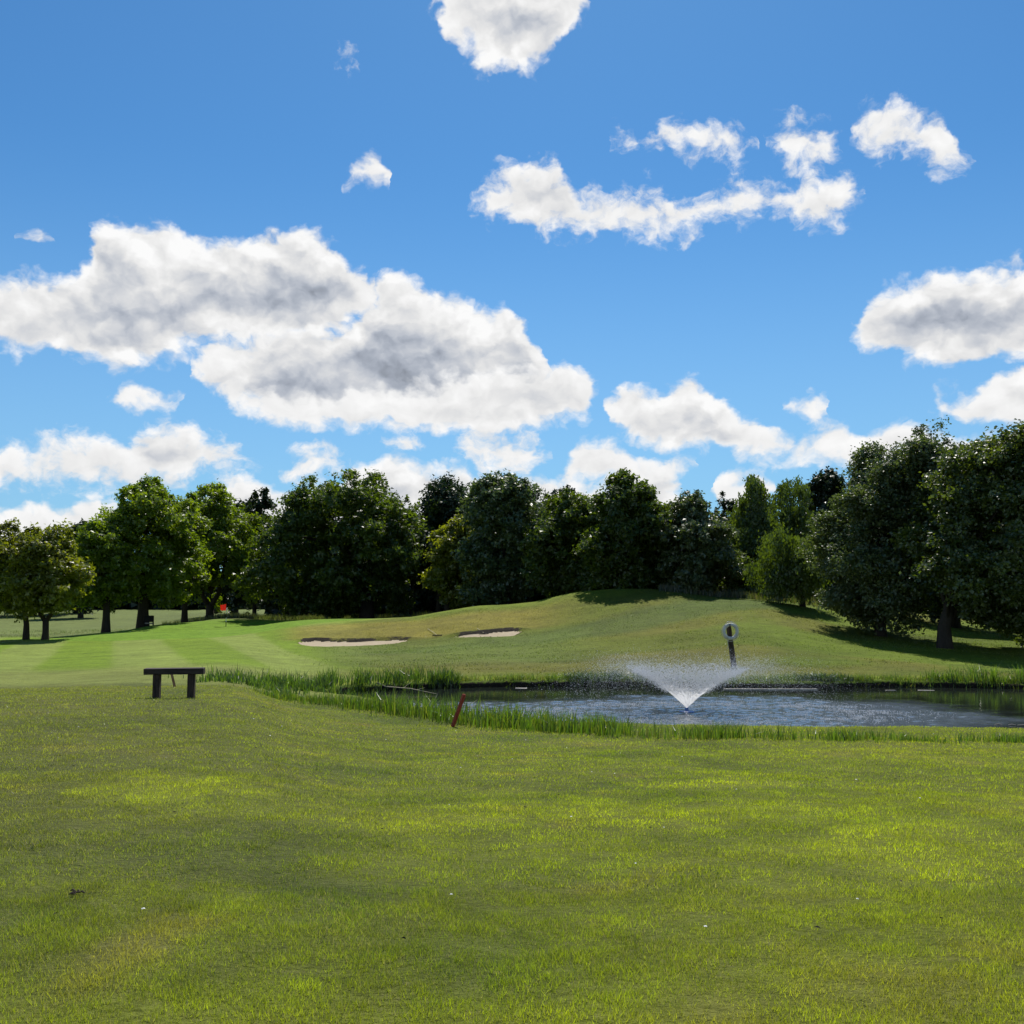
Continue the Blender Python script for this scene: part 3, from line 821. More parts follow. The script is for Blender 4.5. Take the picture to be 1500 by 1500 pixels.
reed_bed('reeds', 'dense dark green irises at the far left corner of the pond', 'reeds',
         along([(330, 1000), (400, 1004), (470, 1007), (540, 1009), (600, 1007), (662, 1004)], [1.0, 1.6, 1.6, 1.5, 1.2, .8], seed=7, lo=.12, hprof=[.4, .6, .8, .95, 1.0, 1.0]), 8000, 0.20, 0.62, 0.026, GR[:4] + DK[:2])
reed_bed('reeds', 'clump of upright reeds on the far bank below the big sycamore', 'reeds',
         along([(1395, 1003), (1450, 1003), (1560, 1004)], [.7, .8, .7], seed=9, hprof=[.6, 1, .9], lo=.15), 1100, 0.3, 0.72, 0.024, GR[:4])
reed_bed('bank_weeds', 'dark weedy plants on the far bank behind the fountain', 'weeds',
         along([(835, 1002), (880, 1002), (950, 1001), (1010, 1003)], [.6, .8, .8, .4], clump=.35, seed=11, lo=.3), 2600, 0.12, 0.40, 0.028, DK + GR[3:4], lean=.5)
reed_bed('bank_weeds', 'low dark green weeds on the far bank right of the life ring', 'weeds',
         along([(1190, 1004), (1230, 1001), (1270, 1002)], [.5, .7, .4], clump=.35, seed=13, lo=.3), 1100, 0.10, 0.32, 0.028, DK + GR[3:4], lean=.5)
reed_bed('bank_reeds', 'thin fringe of soft green rushes along the far shore', 'rushes',
         along([(665, 1004), (760, 1004), (870, 1003.5), (1000, 1004), (1120, 1006), (1250, 1006), (1400, 1006), (1560, 1008)], [.35] * 4, clump=.8, seed=35, lo=.05), 5200, 0.10, 0.34, 0.020, GR)
reed_bed('bank_grass', 'ragged grass hanging over the far pond bank', 'grass',
         along([(655, 1000), (760, 1000), (870, 999.5), (1000, 999.5), (1120, 1001), (1250, 1001), (1400, 1001), (1560, 1003)], [.75] * 5, clump=.6, seed=15, lo=.3), 16000, 0.06, 0.22, 0.022, [(0.10, 0.16, 0.018), (0.13, 0.18, 0.02), (0.06, 0.10, 0.02), (.16, .15, .06)], lean=.6, two=False)
reed_bed('meadow_grass', 'pale seeding long grass under the trees left of the hill', 'grass',
         along([(270, 912), (350, 908), (420, 905), (500, 903), (560, 900), (620, 898), (700, 893)], [0.1], seed=17), 10, 0.5, 0.9, 0.05, [(0.16, 0.17, 0.10)]) if False else None


def field(px0, px1, y0, y1):
    def f(n):
        y = rng.uniform(y0, y1, n); px = rng.uniform(px0, px1, n); x = (px - 750) / F * y
        dn = vnoise(x, y, 2.0, 19, 3); k = rng.uniform(0, 1, n) < 0.25 + 0.75 * sstep(.35, .6, dn)
        return x[k], y[k], np.clip(0.5 + vnoise(x, y, 1.5, 23, 2), .4, 1.3)[k]
    return f
STRAW = [(0.10, 0.12, 0.045), (0.08, 0.10, 0.035), (0.13, 0.13, 0.07), (0.055, 0.08, 0.022)]
reed_bed('meadow_grass', 'pale unmown meadow grass in front of the wood left of the hill', 'grass', field(240, 800, 96, 112), 22000, 0.25, 0.6, 0.06, STRAW, two=False)
reed_bed('meadow_grass', 'tall brownish grass along the top of the hill by the birch', 'grass', field(965, 1260, 66.5, 76), 12000, 0.22, 0.55, 0.05, STRAW + [(0.12, 0.10, .07)], two=False)
reed_bed('meadow_grass', 'rough long grass below the leftmost trees', 'grass', field(-60, 190, 86, 104), 4500, 0.05, 0.18, 0.03, GR[:4] + STRAW, two=False)


# ======================= TREES =======================
def leaf_mat(name, c0, c1, trans=0.45, gloss=0.035, tcol=(1.5, 1.6, 0.4)):
    def f(g):
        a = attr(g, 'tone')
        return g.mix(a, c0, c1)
    return leafy(name, f, trans=trans, gloss=gloss, rough=0.42, tcol=tcol)

LEAF = {
    'lime': leaf_mat('lime_leaves', (0.088, 0.140, 0.010), (0.195, 0.245, 0.014), trans=0.55),
    'olive': leaf_mat('olive_leaves', (0.100, 0.120, 0.014), (0.220, 0.225, 0.024), trans=0.55),
    'oak': leaf_mat('oak_leaves', (0.036, 0.062, 0.010), (0.115, 0.155, 0.020), trans=0.48),
    'willow': leaf_mat('willow_leaves', (0.040, 0.070, 0.020), (0.130, 0.170, 0.055), trans=0.40, gloss=0.05, tcol=(1.2, 1.3, .6)),
    'grey': leaf_mat('grey_green_leaves', (0.040, 0.064, 0.018), (0.150, 0.185, 0.060), trans=0.40, gloss=0.05, tcol=(1.2, 1.3, .6)),
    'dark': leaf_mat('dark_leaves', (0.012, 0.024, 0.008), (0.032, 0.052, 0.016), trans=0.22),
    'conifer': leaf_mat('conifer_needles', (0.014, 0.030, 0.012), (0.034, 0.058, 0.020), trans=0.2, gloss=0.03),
    'birch': leaf_mat('birch_leaves', (0.052, 0.085, 0.012), (0.115, 0.150, 0.024), trans=0.45),
    'sycamore': leaf_mat('sycamore_leaves', (0.034, 0.060, 0.010), (0.135, 0.165, 0.034), trans=0.42, gloss=0.05),
}
_m, _g, _o = new_mat('tree_bark')
_p = _g.v('MULTIPLY', geo_pos(_g), (1, 1, 0.25))
principled(_g, _o, _g.mix(_g.noise(_p, 9.0, 5.0, 0.65), (0.020, 0.016, 0.012), (0.075, 0.062, 0.048)), 0.95, 0.1, bump=_g.noise(_p, 12.0, 4.0, .7), bstr=0.9, bdist=0.05)
BARK = _m


def tube(pts, rad, sides=8):
    """tapered tube through points"""
    pts = [np.array(p, float) for p in pts]; V = []; Q_ = []
    for i, p in enumerate(pts):
        d = pts[min(i + 1, len(pts) - 1)] - pts[max(i - 1, 0)]; d /= np.linalg.norm(d) + 1e-9
        a = np.cross(d, (0.3, 1, 0.1)); a /= np.linalg.norm(a) + 1e-9; b = np.cross(d, a)
        for k in range(sides):
            th = 2 * math.pi * k / sides; V.append(p + rad[i] * (a * math.cos(th) + b * math.sin(th)))
    for i in range(len(pts) - 1):
        for k in range(sides):
            k2 = (k + 1) % sides; Q_.append((i * sides + k, i * sides + k2, (i + 1) * sides + k2, (i + 1) * sides + k))
    n = len(V); T = []
    V.append(pts[-1]); V.append(pts[0])
    for k in range(sides):
        T.append(((len(pts) - 1) * sides + k, (len(pts) - 1) * sides + (k + 1) % sides, n)); T.append(((k + 1) % sides, k, n + 1))
    return np.array(V), np.array(Q_), np.array(T)


def join(parts):
    V, Q_, T, o = [], [], [], 0
    for v, q, t in parts:
        V.append(v)
        if q is not None and len(q): Q_.append(q + o)
        if t is not None and len(t): T.append(t + o)
        o += len(v)
    return np.concatenate(V), (np.concatenate(Q_) if Q_ else None), (np.concatenate(T) if T else None)


def unit(v): return v / (np.linalg.norm(v, axis=-1, keepdims=True) + 1e-9)


def sph_noise(d, seed, f):
    return vnoise(d[:, 0] * f + d[:, 2] * f * .7 + 9, d[:, 1] * f + d[:, 2] * f * .6 + 5, 1.0, seed, 2)


def make_crown(lobes, nleaf, size, mat, parent, seed=0, fit=None, dome=.5, quads=False, tuft=0.42, per=36, droop=0.0, spiky=0.0, aspect=1.6, hollow=0.35, bough=None, boughs=40):
    """foliage: tufts of leaf-sized faces gathered on the outside of overlapping masses"""
    r = np.random.default_rng(seed + 1000)
    L = np.array(lobes, float)
    if bough is None: bough = .36 * np.median(L[:max(1, len(L) - 20), 3:6]) + .40
    wgt = (L[:, 3] * L[:, 4] + L[:, 3] * L[:, 5] + L[:, 4] * L[:, 5]); wgt /= wgt.sum()
    nt = max(8, nleaf // per)
    # boughs: domes of foliage on the outside of the masses, dark gaps between them
    nb = int(max(10, min(130, boughs * (L[:, 3] * L[:, 5]).max() ** 0.35)))
    bl = r.choice(len(L), nb, p=wgt); bd = unit(r.normal(size=(nb, 3)) + np.array([0, -.15, .15]))
    lump = 0.78 + 0.46 * sph_noise(bd + bl[:, None] * 3.1, seed + 3, 2.6)
    bc = L[bl, :3] + bd * L[bl, 3:6] * (r.uniform(.70, .92, nb) * lump)[:, None]
    bs = bough * r.uniform(.6, 1.3, nb)
    inner = r.uniform(size=nt) < 0.24
    li = r.choice(len(L), nt, p=wgt)
    d = unit(r.normal(size=(nt, 3)))
    Pi = L[li, :3] + d * L[li, 3:6] * (hollow + (.78 - hollow) * r.uniform(size=nt) ** .5)[:, None]
    bi = r.choice(nb, nt, p=bs ** 2 / (bs ** 2).sum())
    e = unit(r.normal(size=(nt, 3)) + bd[bi] * .5 + np.array([0, 0, .65]))
    Pb = bc[bi] + e * bs[bi][:, None] * np.array([1.1, 1.1, .62]) * r.uniform(.75, 1.05, nt)[:, None] - np.array([0, 0, .25]) * bs[bi][:, None]
    P0 = np.where(inner[:, None], Pi, Pb)
    d = np.where(inner[:, None], d, unit(e * .8 + bd[bi] * .6))
    # every tuft is an elongated spray reaching outward
    out = unit(d * np.array([1, 1, 0.7]) + np.array([0, 0, 0.25]) + r.normal(0, 0.25, (nt, 3)))
    cnt = np.full(nt, per)
    ti = np.repeat(np.arange(nt), cnt); n = len(ti)
    g = r.normal(0, 1, (n, 3)) * np.array([0.5, 0.5, 0.28])
    a = r.uniform(-0.6, 1.0, n)
    sc_t = (tuft * r.uniform(0.55, 1.35, nt))[ti]
    pos = P0[ti] + g * sc_t[:, None] + out[ti] * (a * sc_t * (0.8 + spiky))[:, None]
    if droop: pos[:, 2] -= r.uniform(0, 1, n) ** 1.5 * droop
    nrm = unit(out[ti] * 0.6 + np.array([0, 0, 0.55]) + r.normal(0, 0.7, (n, 3)))
    u = unit(np.cross(nrm, unit(r.normal(size=(n, 3)))))
    if droop: u = unit(u * 0.6 + np.array([0, 0, -1.0]))
    v = np.cross(nrm, u); v = unit(v)
    s = size * r.uniform(0.6, 1.35, n)
    uu = u * (s * aspect * 0.5)[:, None]; vv = v * (s * 0.5)[:, None]
    fold = nrm * (s * 0.12)[:, None]
    if fit:                                      # keep the crown inside its own outline
        fx0, fx1, fz0, fz1 = fit
        a0, a1 = np.percentile(pos[:, 2], (.8, 99.7)); zn = np.clip((pos[:, 2] - a0) / (a1 - a0), 0, 1); xm = (pos[:, 0].min() + pos[:, 0].max()) / 2
        pf = np.where(zn > .4, np.sqrt(np.clip(1 - ((zn - .4) / .68) ** 2, .04, 1)), 1 - .25 * ((.4 - zn) / .4) ** 2)
        pf = 1 - dome * (1 - pf); pos[:, 0] = xm + (pos[:, 0] - xm) * pf; pos[:, 1] *= pf
        a0, a1 = np.percentile(pos[:, 0], (.5, 99.5)); pos[:, 0] = fx0 + (pos[:, 0] - a0) * (fx1 - fx0) / (a1 - a0)
        a0, a1 = np.percentile(pos[:, 2], (.4, 99.95)); pos[:, 2] = fz0 + (pos[:, 2] - a0) * (fz1 - fz0) / (a1 - a0)
    if quads:
        V = np.stack([pos - uu, pos + vv * 1.0 + fold, pos + uu, pos - vv * 1.0 + fold], 1).reshape(-1, 3)
        q, tq, kk = np.arange(4 * n).reshape(n, 4), None, 4
    else:
        V = np.stack([pos - uu, pos + uu * .8 + vv, pos + uu * .8 - vv], 1).reshape(-1, 3)
        q, tq, kk = None, np.arange(3 * n).reshape(n, 3), 3
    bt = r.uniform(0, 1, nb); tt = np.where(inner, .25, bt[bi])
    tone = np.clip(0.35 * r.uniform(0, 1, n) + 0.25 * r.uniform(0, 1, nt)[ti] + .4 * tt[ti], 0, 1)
    return mesh_np('crown', V, q, tq, mat=mat, attrs={'tone': np.repeat(tone, kk)}, parent=parent)


def tree(name, label, px, Y, top, bottom, x0, x1, mat, trunk_px=None, trunk_w=0.4, lobes=None, nleaf=20000, size=0.26, seed=0, fork=0, lean=0.0, limbs=7, base_dz=0.0, group=None, **kw):
    """px extents are those of the crown in the photograph; lobes: (fx, fz, rx, rz) in crown units (0..1 across, 0..1 up)"""
    tp = trunk_px if trunk_px is not None else (x0 + x1) / 2
    bx, by, bz = place(tp, Y); bz += base_dz
    t = thing(name, label, 'tree', (bx, by, bz), 0, group)
    zt = Zpix(Y, top) - bz; zb = Zpix(Y, bottom) - bz
    k = Y * math.cos(PITCH) / F
    cx0 = (x0 - tp) * k; cx1 = (x1 - tp) * k; W = cx1 - cx0; Hh = zt - zb
    r = np.random.default_rng(seed + 77)
    if lobes is None:
        lobes = [(.5, .45, .36, .42), (.28, .40, .26, .30), (.72, .40, .26, .30), (.5, .70, .30, .30), (.35, .68, .22, .22), (.66, .66, .22, .24), (.2, .25, .18, .2), (.8, .25, .18, .2)]
    LL = []
    for (fx, fz, rx, rz) in lobes:
        for s in (-1, 0, 1):
            rxm = rx * W; rzm = rz * Hh
            yy = s * W * 0.26 + r.normal(0, W * 0.03)
            k_ = 1.0 if s == 0 else 0.82
            LL.append((cx0 + fx * W + (s != 0) * r.normal(0, .04) * W, yy, zb + fz * Hh, rxm * k_, max(rxm, W * 0.16) * k_, rzm * k_))
    # small masses that break the outline
    for _ in range(20):
        b = LL[r.integers(len(LL))]; dd = unit(r.normal(size=3)); dd[2] = abs(dd[2])
        c = np.array(b[:3]) + dd * np.array(b[3:6]) * r.uniform(.8, 1.15); q = r.uniform(.12, .28)
        LL.append((c[0], c[1], c[2], b[3] * q + .2, b[4] * q + .2, b[5] * q + .2))
    if not kw.get('quads'): nleaf = int(nleaf * 1.5); size = size * .74
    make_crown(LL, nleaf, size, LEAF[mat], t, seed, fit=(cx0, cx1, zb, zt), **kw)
    # trunk with flare, then limbs reaching into the masses
    rw = trunk_w / 2
    hs = zb + Hh * 0.35
    tops = np.array([cx0 + W * .5, 0, zb + Hh * .8])
    parts = []
    if fork:
        fh = fork
        parts.append(tube([(0, 0, -.35), (0, 0, 0.0), (0.02, 0, .35 * fh), (0.0, 0, fh)], [rw * 1.6, rw * 1.3, rw, rw * .95], 10))
        for sgn in (-1, 1):
            e = np.array([tops[0] * .5 + sgn * W * .18, r.normal(0, .3), hs + Hh * .2])
            parts.append(tube([(0, 0, fh * .85), (sgn * (fh * .55), 0, fh * 1.7), e], [rw * .75, rw * .6, rw * .25], 8))
    else:
        mid = np.array([lean + tops[0] * .15, 0, hs * .5])
        parts.append(tube([(0, 0, -.4), (0, 0, 0.05), (lean * .4, 0.0, .25 * hs), mid, (tops[0] * .5, 0, hs), tops * np.array([.8, 1, 1])], [rw * 1.7, rw * 1.35, rw * 1.02, rw * .92, rw * .62, rw * .15], 10))
    for i in range(limbs):
        tgt = np.array(LL[r.integers(len(lobes) * 3)][:3]) + r.normal(0, .3, 3)
        z0 = max(zb * .8, fork if fork else 0.6) + r.uniform(0, .3) * Hh
        st = np.array([tops[0] * .5 * min(1, z0 / hs), 0, z0])
        m = (st + tgt) / 2 + np.array([0, 0, .12 * Hh])
        rr = rw * r.uniform(.25, .45)
        parts.append(tube([st, m, tgt], [rr, rr * .7, rr * .2], 6))
    V, q, tr_ = join(parts)
    mesh_np('trunk', V, q, tr_, mat=BARK, smooth=True, parent=t)
    return t

GREEN_GROUP = None
tree('maple_tree', 'bushy olive tree with a slim straight trunk at the left edge of the photo', 20, 71.5, 764, 896, -45, 78, 'olive', trunk_px=38, trunk_w=.36, nleaf=21000, size=.23, seed=1)
tree('maple_tree', 'rounded olive green tree with a leaning forked trunk, second from the left edge', 70, 70, 768, 898, 12, 124, 'olive', trunk_px=66, trunk_w=.42, fork=1.4, nleaf=21000, size=.23, seed=2)
tree('maple_tree', 'smaller dark green tree between the olive trees and the tallest lime tree', 150, 81, 752, 888, 104, 205, 'lime', trunk_px=155, trunk_w=.55, nleaf=17000, size=.25, seed=3)
tree('lime_tree', 'tallest dense lime tree of the left group, straight trunk beside the dark tee board', 205, 86, 700, 882, 132, 288, 'lime', trunk_px=209, trunk_w=.85, nleaf=34000, size=.26, seed=4,
     lobes=[(.5, .45, .38, .42), (.22, .42, .22, .28), (.78, .38, .24, .30), (.5, .78, .30, .22), (.30, .70, .22, .2), (.72, .72, .22, .24), (.2, .2, .2, .18), (.75, .15, .2, .16)])
tree('lime_tree', 'slender tree with a crooked trunk between the tallest lime tree and the forked one', 268, 92, 722, 880, 234, 302, 'lime', trunk_px=270, trunk_w=.5, nleaf=11000, size=.26, seed=5)
tree('lime_tree', 'bright green round tree with a forked trunk left of the red flag', 310, 102, 710, 880, 242, 386, 'lime', trunk_px=307, trunk_w=.8, fork=1.5, nleaf=32000, size=.27, seed=6)
tree('oak_tree', 'dark oak tree half hidden behind the bright round tree', 372, 118, 717, 890, 335, 410, 'dark', nleaf=9000, size=.38, seed=7)
tree('beech_tree', 'huge broad dark tree with a thick trunk behind the putting green', 510, 93, 697, 897, 378, 642, 'oak', trunk_px=537, trunk_w=1.15, nleaf=60000, size=.30, seed=8, limbs=12, tuft=.5, spiky=.3,
     lobes=[(.20, .45, .19, .42), (.28, .80, .16, .18), (.50, .45, .25, .42), (.50, .78, .18, .17), (.72, .78, .13, .18), (.78, .42, .2, .38), (.92, .50, .1, .24), (.10, .60, .12, .24), (.40, .2, .2, .2), (.65, .22, .2, .2), (.86, .70, .09, .14), (.38, .70, .16, .2), (.62, .70, .16, .2)], dome=.15)
tree('yew_tree', 'dark pointed conifer rising right of the huge broad tree', 655, 100, 694, 800, 618, 692, 'conifer', nleaf=14000, size=.30, seed=9, spiky=.8, tuft=.6,
     lobes=[(.5, .4, .42, .4), (.5, .72, .3, .28), (.3, .55, .2, .25), (.7, .55, .2, .25)])
tree('hawthorn_tree', 'brownish green bushy tree below the pointed conifer', 660, 84, 755, 888, 625, 700, 'olive', trunk_px=655, trunk_w=.5, nleaf=14000, size=.27, seed=10)
tree('willow_tree', 'tall grey green tree with a feathery top left of the hill', 742, 80, 694, 884, 676, 802, 'willow', trunk_px=744, trunk_w=.6, nleaf=32000, size=.25, seed=11, spiky=.4,
     lobes=[(.5, .45, .42, .42), (.45, .78, .26, .2), (.70, .72, .24, .2), (.28, .72, .2, .16), (.3, .2, .25, .22), (.72, .2, .25, .22), (.85, .5, .16, .3)])
tree('oak_tree', 'far dark oak showing only its top between the feathery tree and the light green one', 812, 125, 714, 880, 775, 880, 'dark', nleaf=12000, size=.40, seed=12)
tree('ash_tree', 'light green tree with a soft outline at the left foot of the hill oak', 828, 76, 720, 880, 770, 884, 'birch', trunk_px=835, trunk_w=.5, nleaf=26000, size=.24, seed=13,
     lobes=[(.5, .45, .42, .42), (.4, .75, .28, .22), (.75, .7, .24, .24), (.2, .3, .2, .25), (.8, .3, .22, .26)])
tree('oak_tree', 'broad dark oak standing highest on top of the hill', 920, 71.5, 688, 866, 855, 990, 'oak', trunk_px=900, trunk_w=.7, nleaf=42000, size=.25, seed=14, limbs=10,
     lobes=[(.5, .42, .40, .40), (.45, .78, .24, .22), (.25, .60, .2, .26), (.72, .62, .24, .22), (.15, .3, .16, .26), (.88, .35, .14, .26), (.6, .2, .3, .2), (.25, .15, .22, .16)])
tree('whitebeam_tree', 'rounded silvery green tree on the hill right of the highest oak', 1012, 71, 724, 872, 950, 1074, 'grey', trunk_px=1010, trunk_w=.5, nleaf=36000, size=.22, seed=15,
     lobes=[(.5, .45, .44, .44), (.5, .72, .34, .26), (.25, .45, .24, .36), (.78, .40, .22, .36), (.5, .15, .4, .18)])
tree('oak_tree', 'dark distant tree in the gap right of the rounded silvery tree', 1062, 100, 722, 880, 1025, 1100, 'dark', nleaf=12000, size=.30, seed=16)
tree('birch_tree', 'tall drooping birch with a dark top left of the small forked birch', 1102, 76, 698, 880, 1066, 1140, 'birch', trunk_px=1104, trunk_w=.4, nleaf=22000, size=.20, seed=17, droop=.9,
     lobes=[(.45, .4, .34, .38), (.45, .72, .30, .18), (.45, .9, .16, .10), (.7, .5, .24, .3), (.25, .2, .26, .2)])
tree('birch_tree', 'thin wispy birch with sky showing through its top', 1160, 80, 700, 860, 1128, 1200, 'birch', trunk_px=1150, trunk_w=.35, nleaf=11000, size=.19, seed=18, droop=.9, hollow=.2,
     lobes=[(.3, .75, .16, .22), (.2, .45, .2, .3), (.65, .72, .13, .2), (.75, .4, .22, .3), (.5, .2, .4, .2)])
tree('birch_tree', 'small weeping birch with a forked trunk beside the long grass', 1155, 64, 776, 882, 1106, 1208, 'birch', trunk_px=1176, trunk_w=.30, fork=.9, nleaf=18000, size=.16, seed=19, droop=1.3, tuft=.45, dome=.3,
     lobes=[(.2, .28, .18, .24), (.48, .25, .2, .2), (.85, .3, .12, .2), (.5, .5, .42, .42), (.3, .65, .26, .28), (.75, .55, .24, .34), (.18, .35, .16, .3)])
tree('hawthorn_tree', 'small low tree in the shade left of the weeping birch', 1085, 72, 815, 880, 1058, 1112, 'birch', trunk_px=1086, trunk_w=.25, nleaf=9000, size=.18, seed=20)
tree('oak_tree', 'dark tree with a square top behind the wispy birch', 1212, 86, 688, 880, 1180, 1250, 'dark', trunk_w=.5, nleaf=20000, size=.26, seed=21,
     lobes=[(.5, .4, .4, .4), (.5, .78, .34, .2), (.65, .88, .2, .1)])
tree('whitebeam_tree', 'large grey green tree with low boughs left of the great sycamore', 1300, 55, 630, 914, 1206, 1420, 'grey', trunk_px=1290, trunk_w=.5, nleaf=150000, size=.11, dome=0, seed=22, limbs=10, quads=True, tuft=.36, per=36, boughs=75, bough=.75,
     lobes=[(.78, .80, .13, .17), (.66, .66, .17, .19), (.50, .70, .11, .17), (.40, .60, .13, .17), (.30, .48, .13, .16), (.24, .50, .09, .12), (.19, .35, .12, .15), (.09, .30, .08, .09), (.50, .35, .28, .28), (.76, .42, .20, .32), (.30, .20, .19, .18), (.42, .14, .26, .12), (.46, .06, .14, .08), (.92, .60, .07, .24)])
tree('sycamore_tree', 'great dark sycamore with big leaves and a bare thick trunk at the right edge', 1440, 49.5, 628, 926, 1345, 1575, 'sycamore', trunk_px=1384, trunk_w=.58, nleaf=135000, size=.135, dome=0, seed=23, limbs=12, quads=True, tuft=.36, per=30, spiky=.2, aspect=1.3, boughs=75, bough=.85,
     lobes=[(.52, .50, .34, .36), (.62, .80, .26, .19), (.40, .74, .16, .17), (.26, .60, .14, .17), (.14, .43, .12, .14), (.19, .32, .14, .13), (.80, .5, .2, .4), (.42, .22, .20, .12), (.64, .14, .20, .12), (.80, .16, .22, .16)])
tree('sycamore_tree', 'dark tree mostly outside the photo behind the great sycamore', 1580, 60, 640, 930, 1480, 1700, 'sycamore', nleaf=30000, size=.28, seed=24)
tree('oak_tree', 'dark oak in the shade between the grey green tree and the great sycamore', 1400, 66, 700, 902, 1330, 1470, 'dark', trunk_w=.5, nleaf=22000, size=.26, seed=25)

# far trees that close the view, one thing each
FAR = [(-40, 150, 768, 120), (50, 150, 778, 110), (118, 140, 764, 70), (110, 160, 770, 60), (345, 130, 735, 110), (450, 118, 742, 120), (560, 115, 738, 120), (630, 112, 752, 100), (700, 112, 732, 110), (770, 110, 742, 110), (845, 112, 726, 100),
       (905, 104, 742, 110), (985, 100, 740, 110), (1050, 98, 752, 100), (1120, 96, 742, 90), (1185, 98, 722, 90), (1250, 92, 728, 100), (1330, 88, 700, 120), (1420, 84, 690, 120), (1500, 84, 690, 120)]
WHERE = ['behind the leftmost tree', 'behind the second tree from the left', 'peeping above the gap in the left group', 'low behind the left group of trees', 'behind the bright round tree near the flag', 'behind the left half of the huge broad tree',
         'behind the right half of the huge broad tree', 'left of the pointed conifer', 'between the pointed conifer and the feathery tree', 'right behind the feathery tree', 'behind the light green tree', 'behind the highest oak on the hill', 'between the highest oak and the silvery tree',
         'behind the silvery tree', 'behind the drooping birch', 'behind the wispy birch', 'behind the square topped tree', 'behind the large grey green tree', 'behind the left side of the great sycamore', 'behind the right side of the great sycamore']
for i, ((px, Y, top, w), wh) in enumerate(zip(FAR, WHERE)):
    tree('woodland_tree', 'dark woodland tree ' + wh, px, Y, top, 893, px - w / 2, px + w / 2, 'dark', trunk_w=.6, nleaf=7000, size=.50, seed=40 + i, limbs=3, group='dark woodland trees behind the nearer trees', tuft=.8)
# undergrowth below the wood
def undergrowth():
    r = np.random.default_rng(5)
    for (pa, pb, Y, h, n, lab) in ((395, 900, 118, 4.5, 26000, 'dark undergrowth between the trunks left of the hill'), (880, 1320, 92, 3.2, 20000, 'dark undergrowth behind the hill'), (-500, 400, 185, 5.0, 16000, 'dark hedge and bushes far behind the left trees'), (1300, 2100, 84, 4.0, 16000, 'dark undergrowth behind the great sycamore')):
        px = r.uniform(pa, pb, n); Yv = Y + r.normal(0, 2.5, n); x = (px - 750) / F * Yv
        hh = h * (0.5 + 0.7 * vnoise(x, Yv * .2, 5, 7, 2)); z = H(x, Yv) + r.uniform(0, 1, n) ** .8 * hh
        P0 = np.stack([x, Yv, z], 1); nr = unit(r.normal(size=(n, 3)) + (0, -.3, .4)); u = unit(np.cross(nr, r.normal(size=(n, 3)))); v = np.cross(nr, u)
        s = r.uniform(.3, .7, n)[:, None] * (Y / 110)
        V = np.stack([P0 - u * s, P0 + u * s + v * s * .7, P0 + u * s - v * s * .7], 1).reshape(-1, 3)
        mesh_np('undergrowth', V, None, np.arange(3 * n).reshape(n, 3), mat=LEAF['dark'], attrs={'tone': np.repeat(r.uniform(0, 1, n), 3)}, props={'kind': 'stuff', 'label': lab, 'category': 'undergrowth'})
undergrowth()
# a few thin trunks seen under the wood
for i, (px, Y) in enumerate(((594, 104), (602, 98), (641, 92), (662, 90), (722, 90), (735, 88), (752, 86))):
    x, y, z = place(px, Y)
    t = thing('thin_tree', 'slim dark trunk under the canopy ' + ['left of the pair behind the bank', 'beside the first slim trunk', 'below the pointed conifer', 'below the brownish bushy tree', 'under the left side of the feathery tree', 'under the middle of the feathery tree', 'under the right side of the feathery tree'][i], 'tree', (x, y, z))
    V, q, tr_ = tube([(0, 0, -.3), (0, 0, .1), (.1, 0, 2), (.1, 0, 5)], [.34, .24, .2, .12], 8)
    mesh_np('trunk', V, q, tr_, mat=BARK, smooth=True, parent=t)
    make_crown([(0, 0, 5.2, 2.2, 1.6, 2.2)], 2500, .35, LEAF['dark'], t, 300 + i)


# ======================= OBJECTS =======================
def simple_mat(name, c0, c1, scale=10.0, rough=0.85, stretch=(1, 1, 1), bd=0.01, **kw):
    m, g, out = new_mat(name)
    p = g.v('MULTIPLY', g.n.new('ShaderNodeTexCoord').outputs['Object'], stretch)
    n = g.noise(p, scale, 5.0, .65)
    principled(g, out, g.mix(g.ramp(n, .3, .7), c0, c1), rough, .25, bump=n, bstr=.6, bdist=bd, **kw)
    return m
M_OLD = simple_mat('weathered_timber', (0.022, 0.017, 0.014), (0.060, 0.045, 0.034), 7, stretch=(.4, 3, 3))
M_POST = simple_mat('old_post_wood', (0.025, 0.018, 0.014), (0.085, 0.060, 0.042), 8, stretch=(3, 3, .4))
M_REDP = simple_mat('faded_red_paint', (0.26, 0.040, 0.022), (0.42, 0.085, 0.05), 14, stretch=(2, 2, .6))
M_TAN = simple_mat('bare_stake_wood', (0.20, 0.10, 0.05), (0.34, 0.20, 0.11), 14, stretch=(2, 2, .6))
M_RING = simple_mat('worn_white_plastic', (0.42, 0.42, 0.39), (0.66, 0.66, 0.62), 9, rough=.55)
M_ROPE = simple_mat('pale_rope', (0.45, 0.42, 0.34), (0.62, 0.60, 0.50), 30)
M_FLAG = leafy('red_flag_cloth', lambda g: g.mix(g.noise(geo_pos(g), 5.0), (0.80, 0.05, 0.02), (0.95, 0.09, 0.04)), trans=.5, gloss=.02, tcol=(1.1, 1.1, 1.1))
M_BLACK = simple_mat('dark_board_paint', (0.012, 0.011, 0.010), (0.030, 0.027, 0.024), 6)
M_WHITE = simple_mat('white_painted_metal', (0.60, 0.60, 0.58), (0.78, 0.78, 0.75), 9, rough=.5)
M_BLUE = simple_mat('blue_plastic', (0.010, 0.060, 0.22), (0.02, 0.10, 0.32), 9, rough=.4)
M_TAN2 = simple_mat('pale_rake_wood', (0.40, 0.34, 0.20), (0.55, 0.48, 0.32), 9)
M_PALE = simple_mat('pale_concrete', (0.26, 0.24, 0.20), (0.42, 0.38, 0.33), 5)


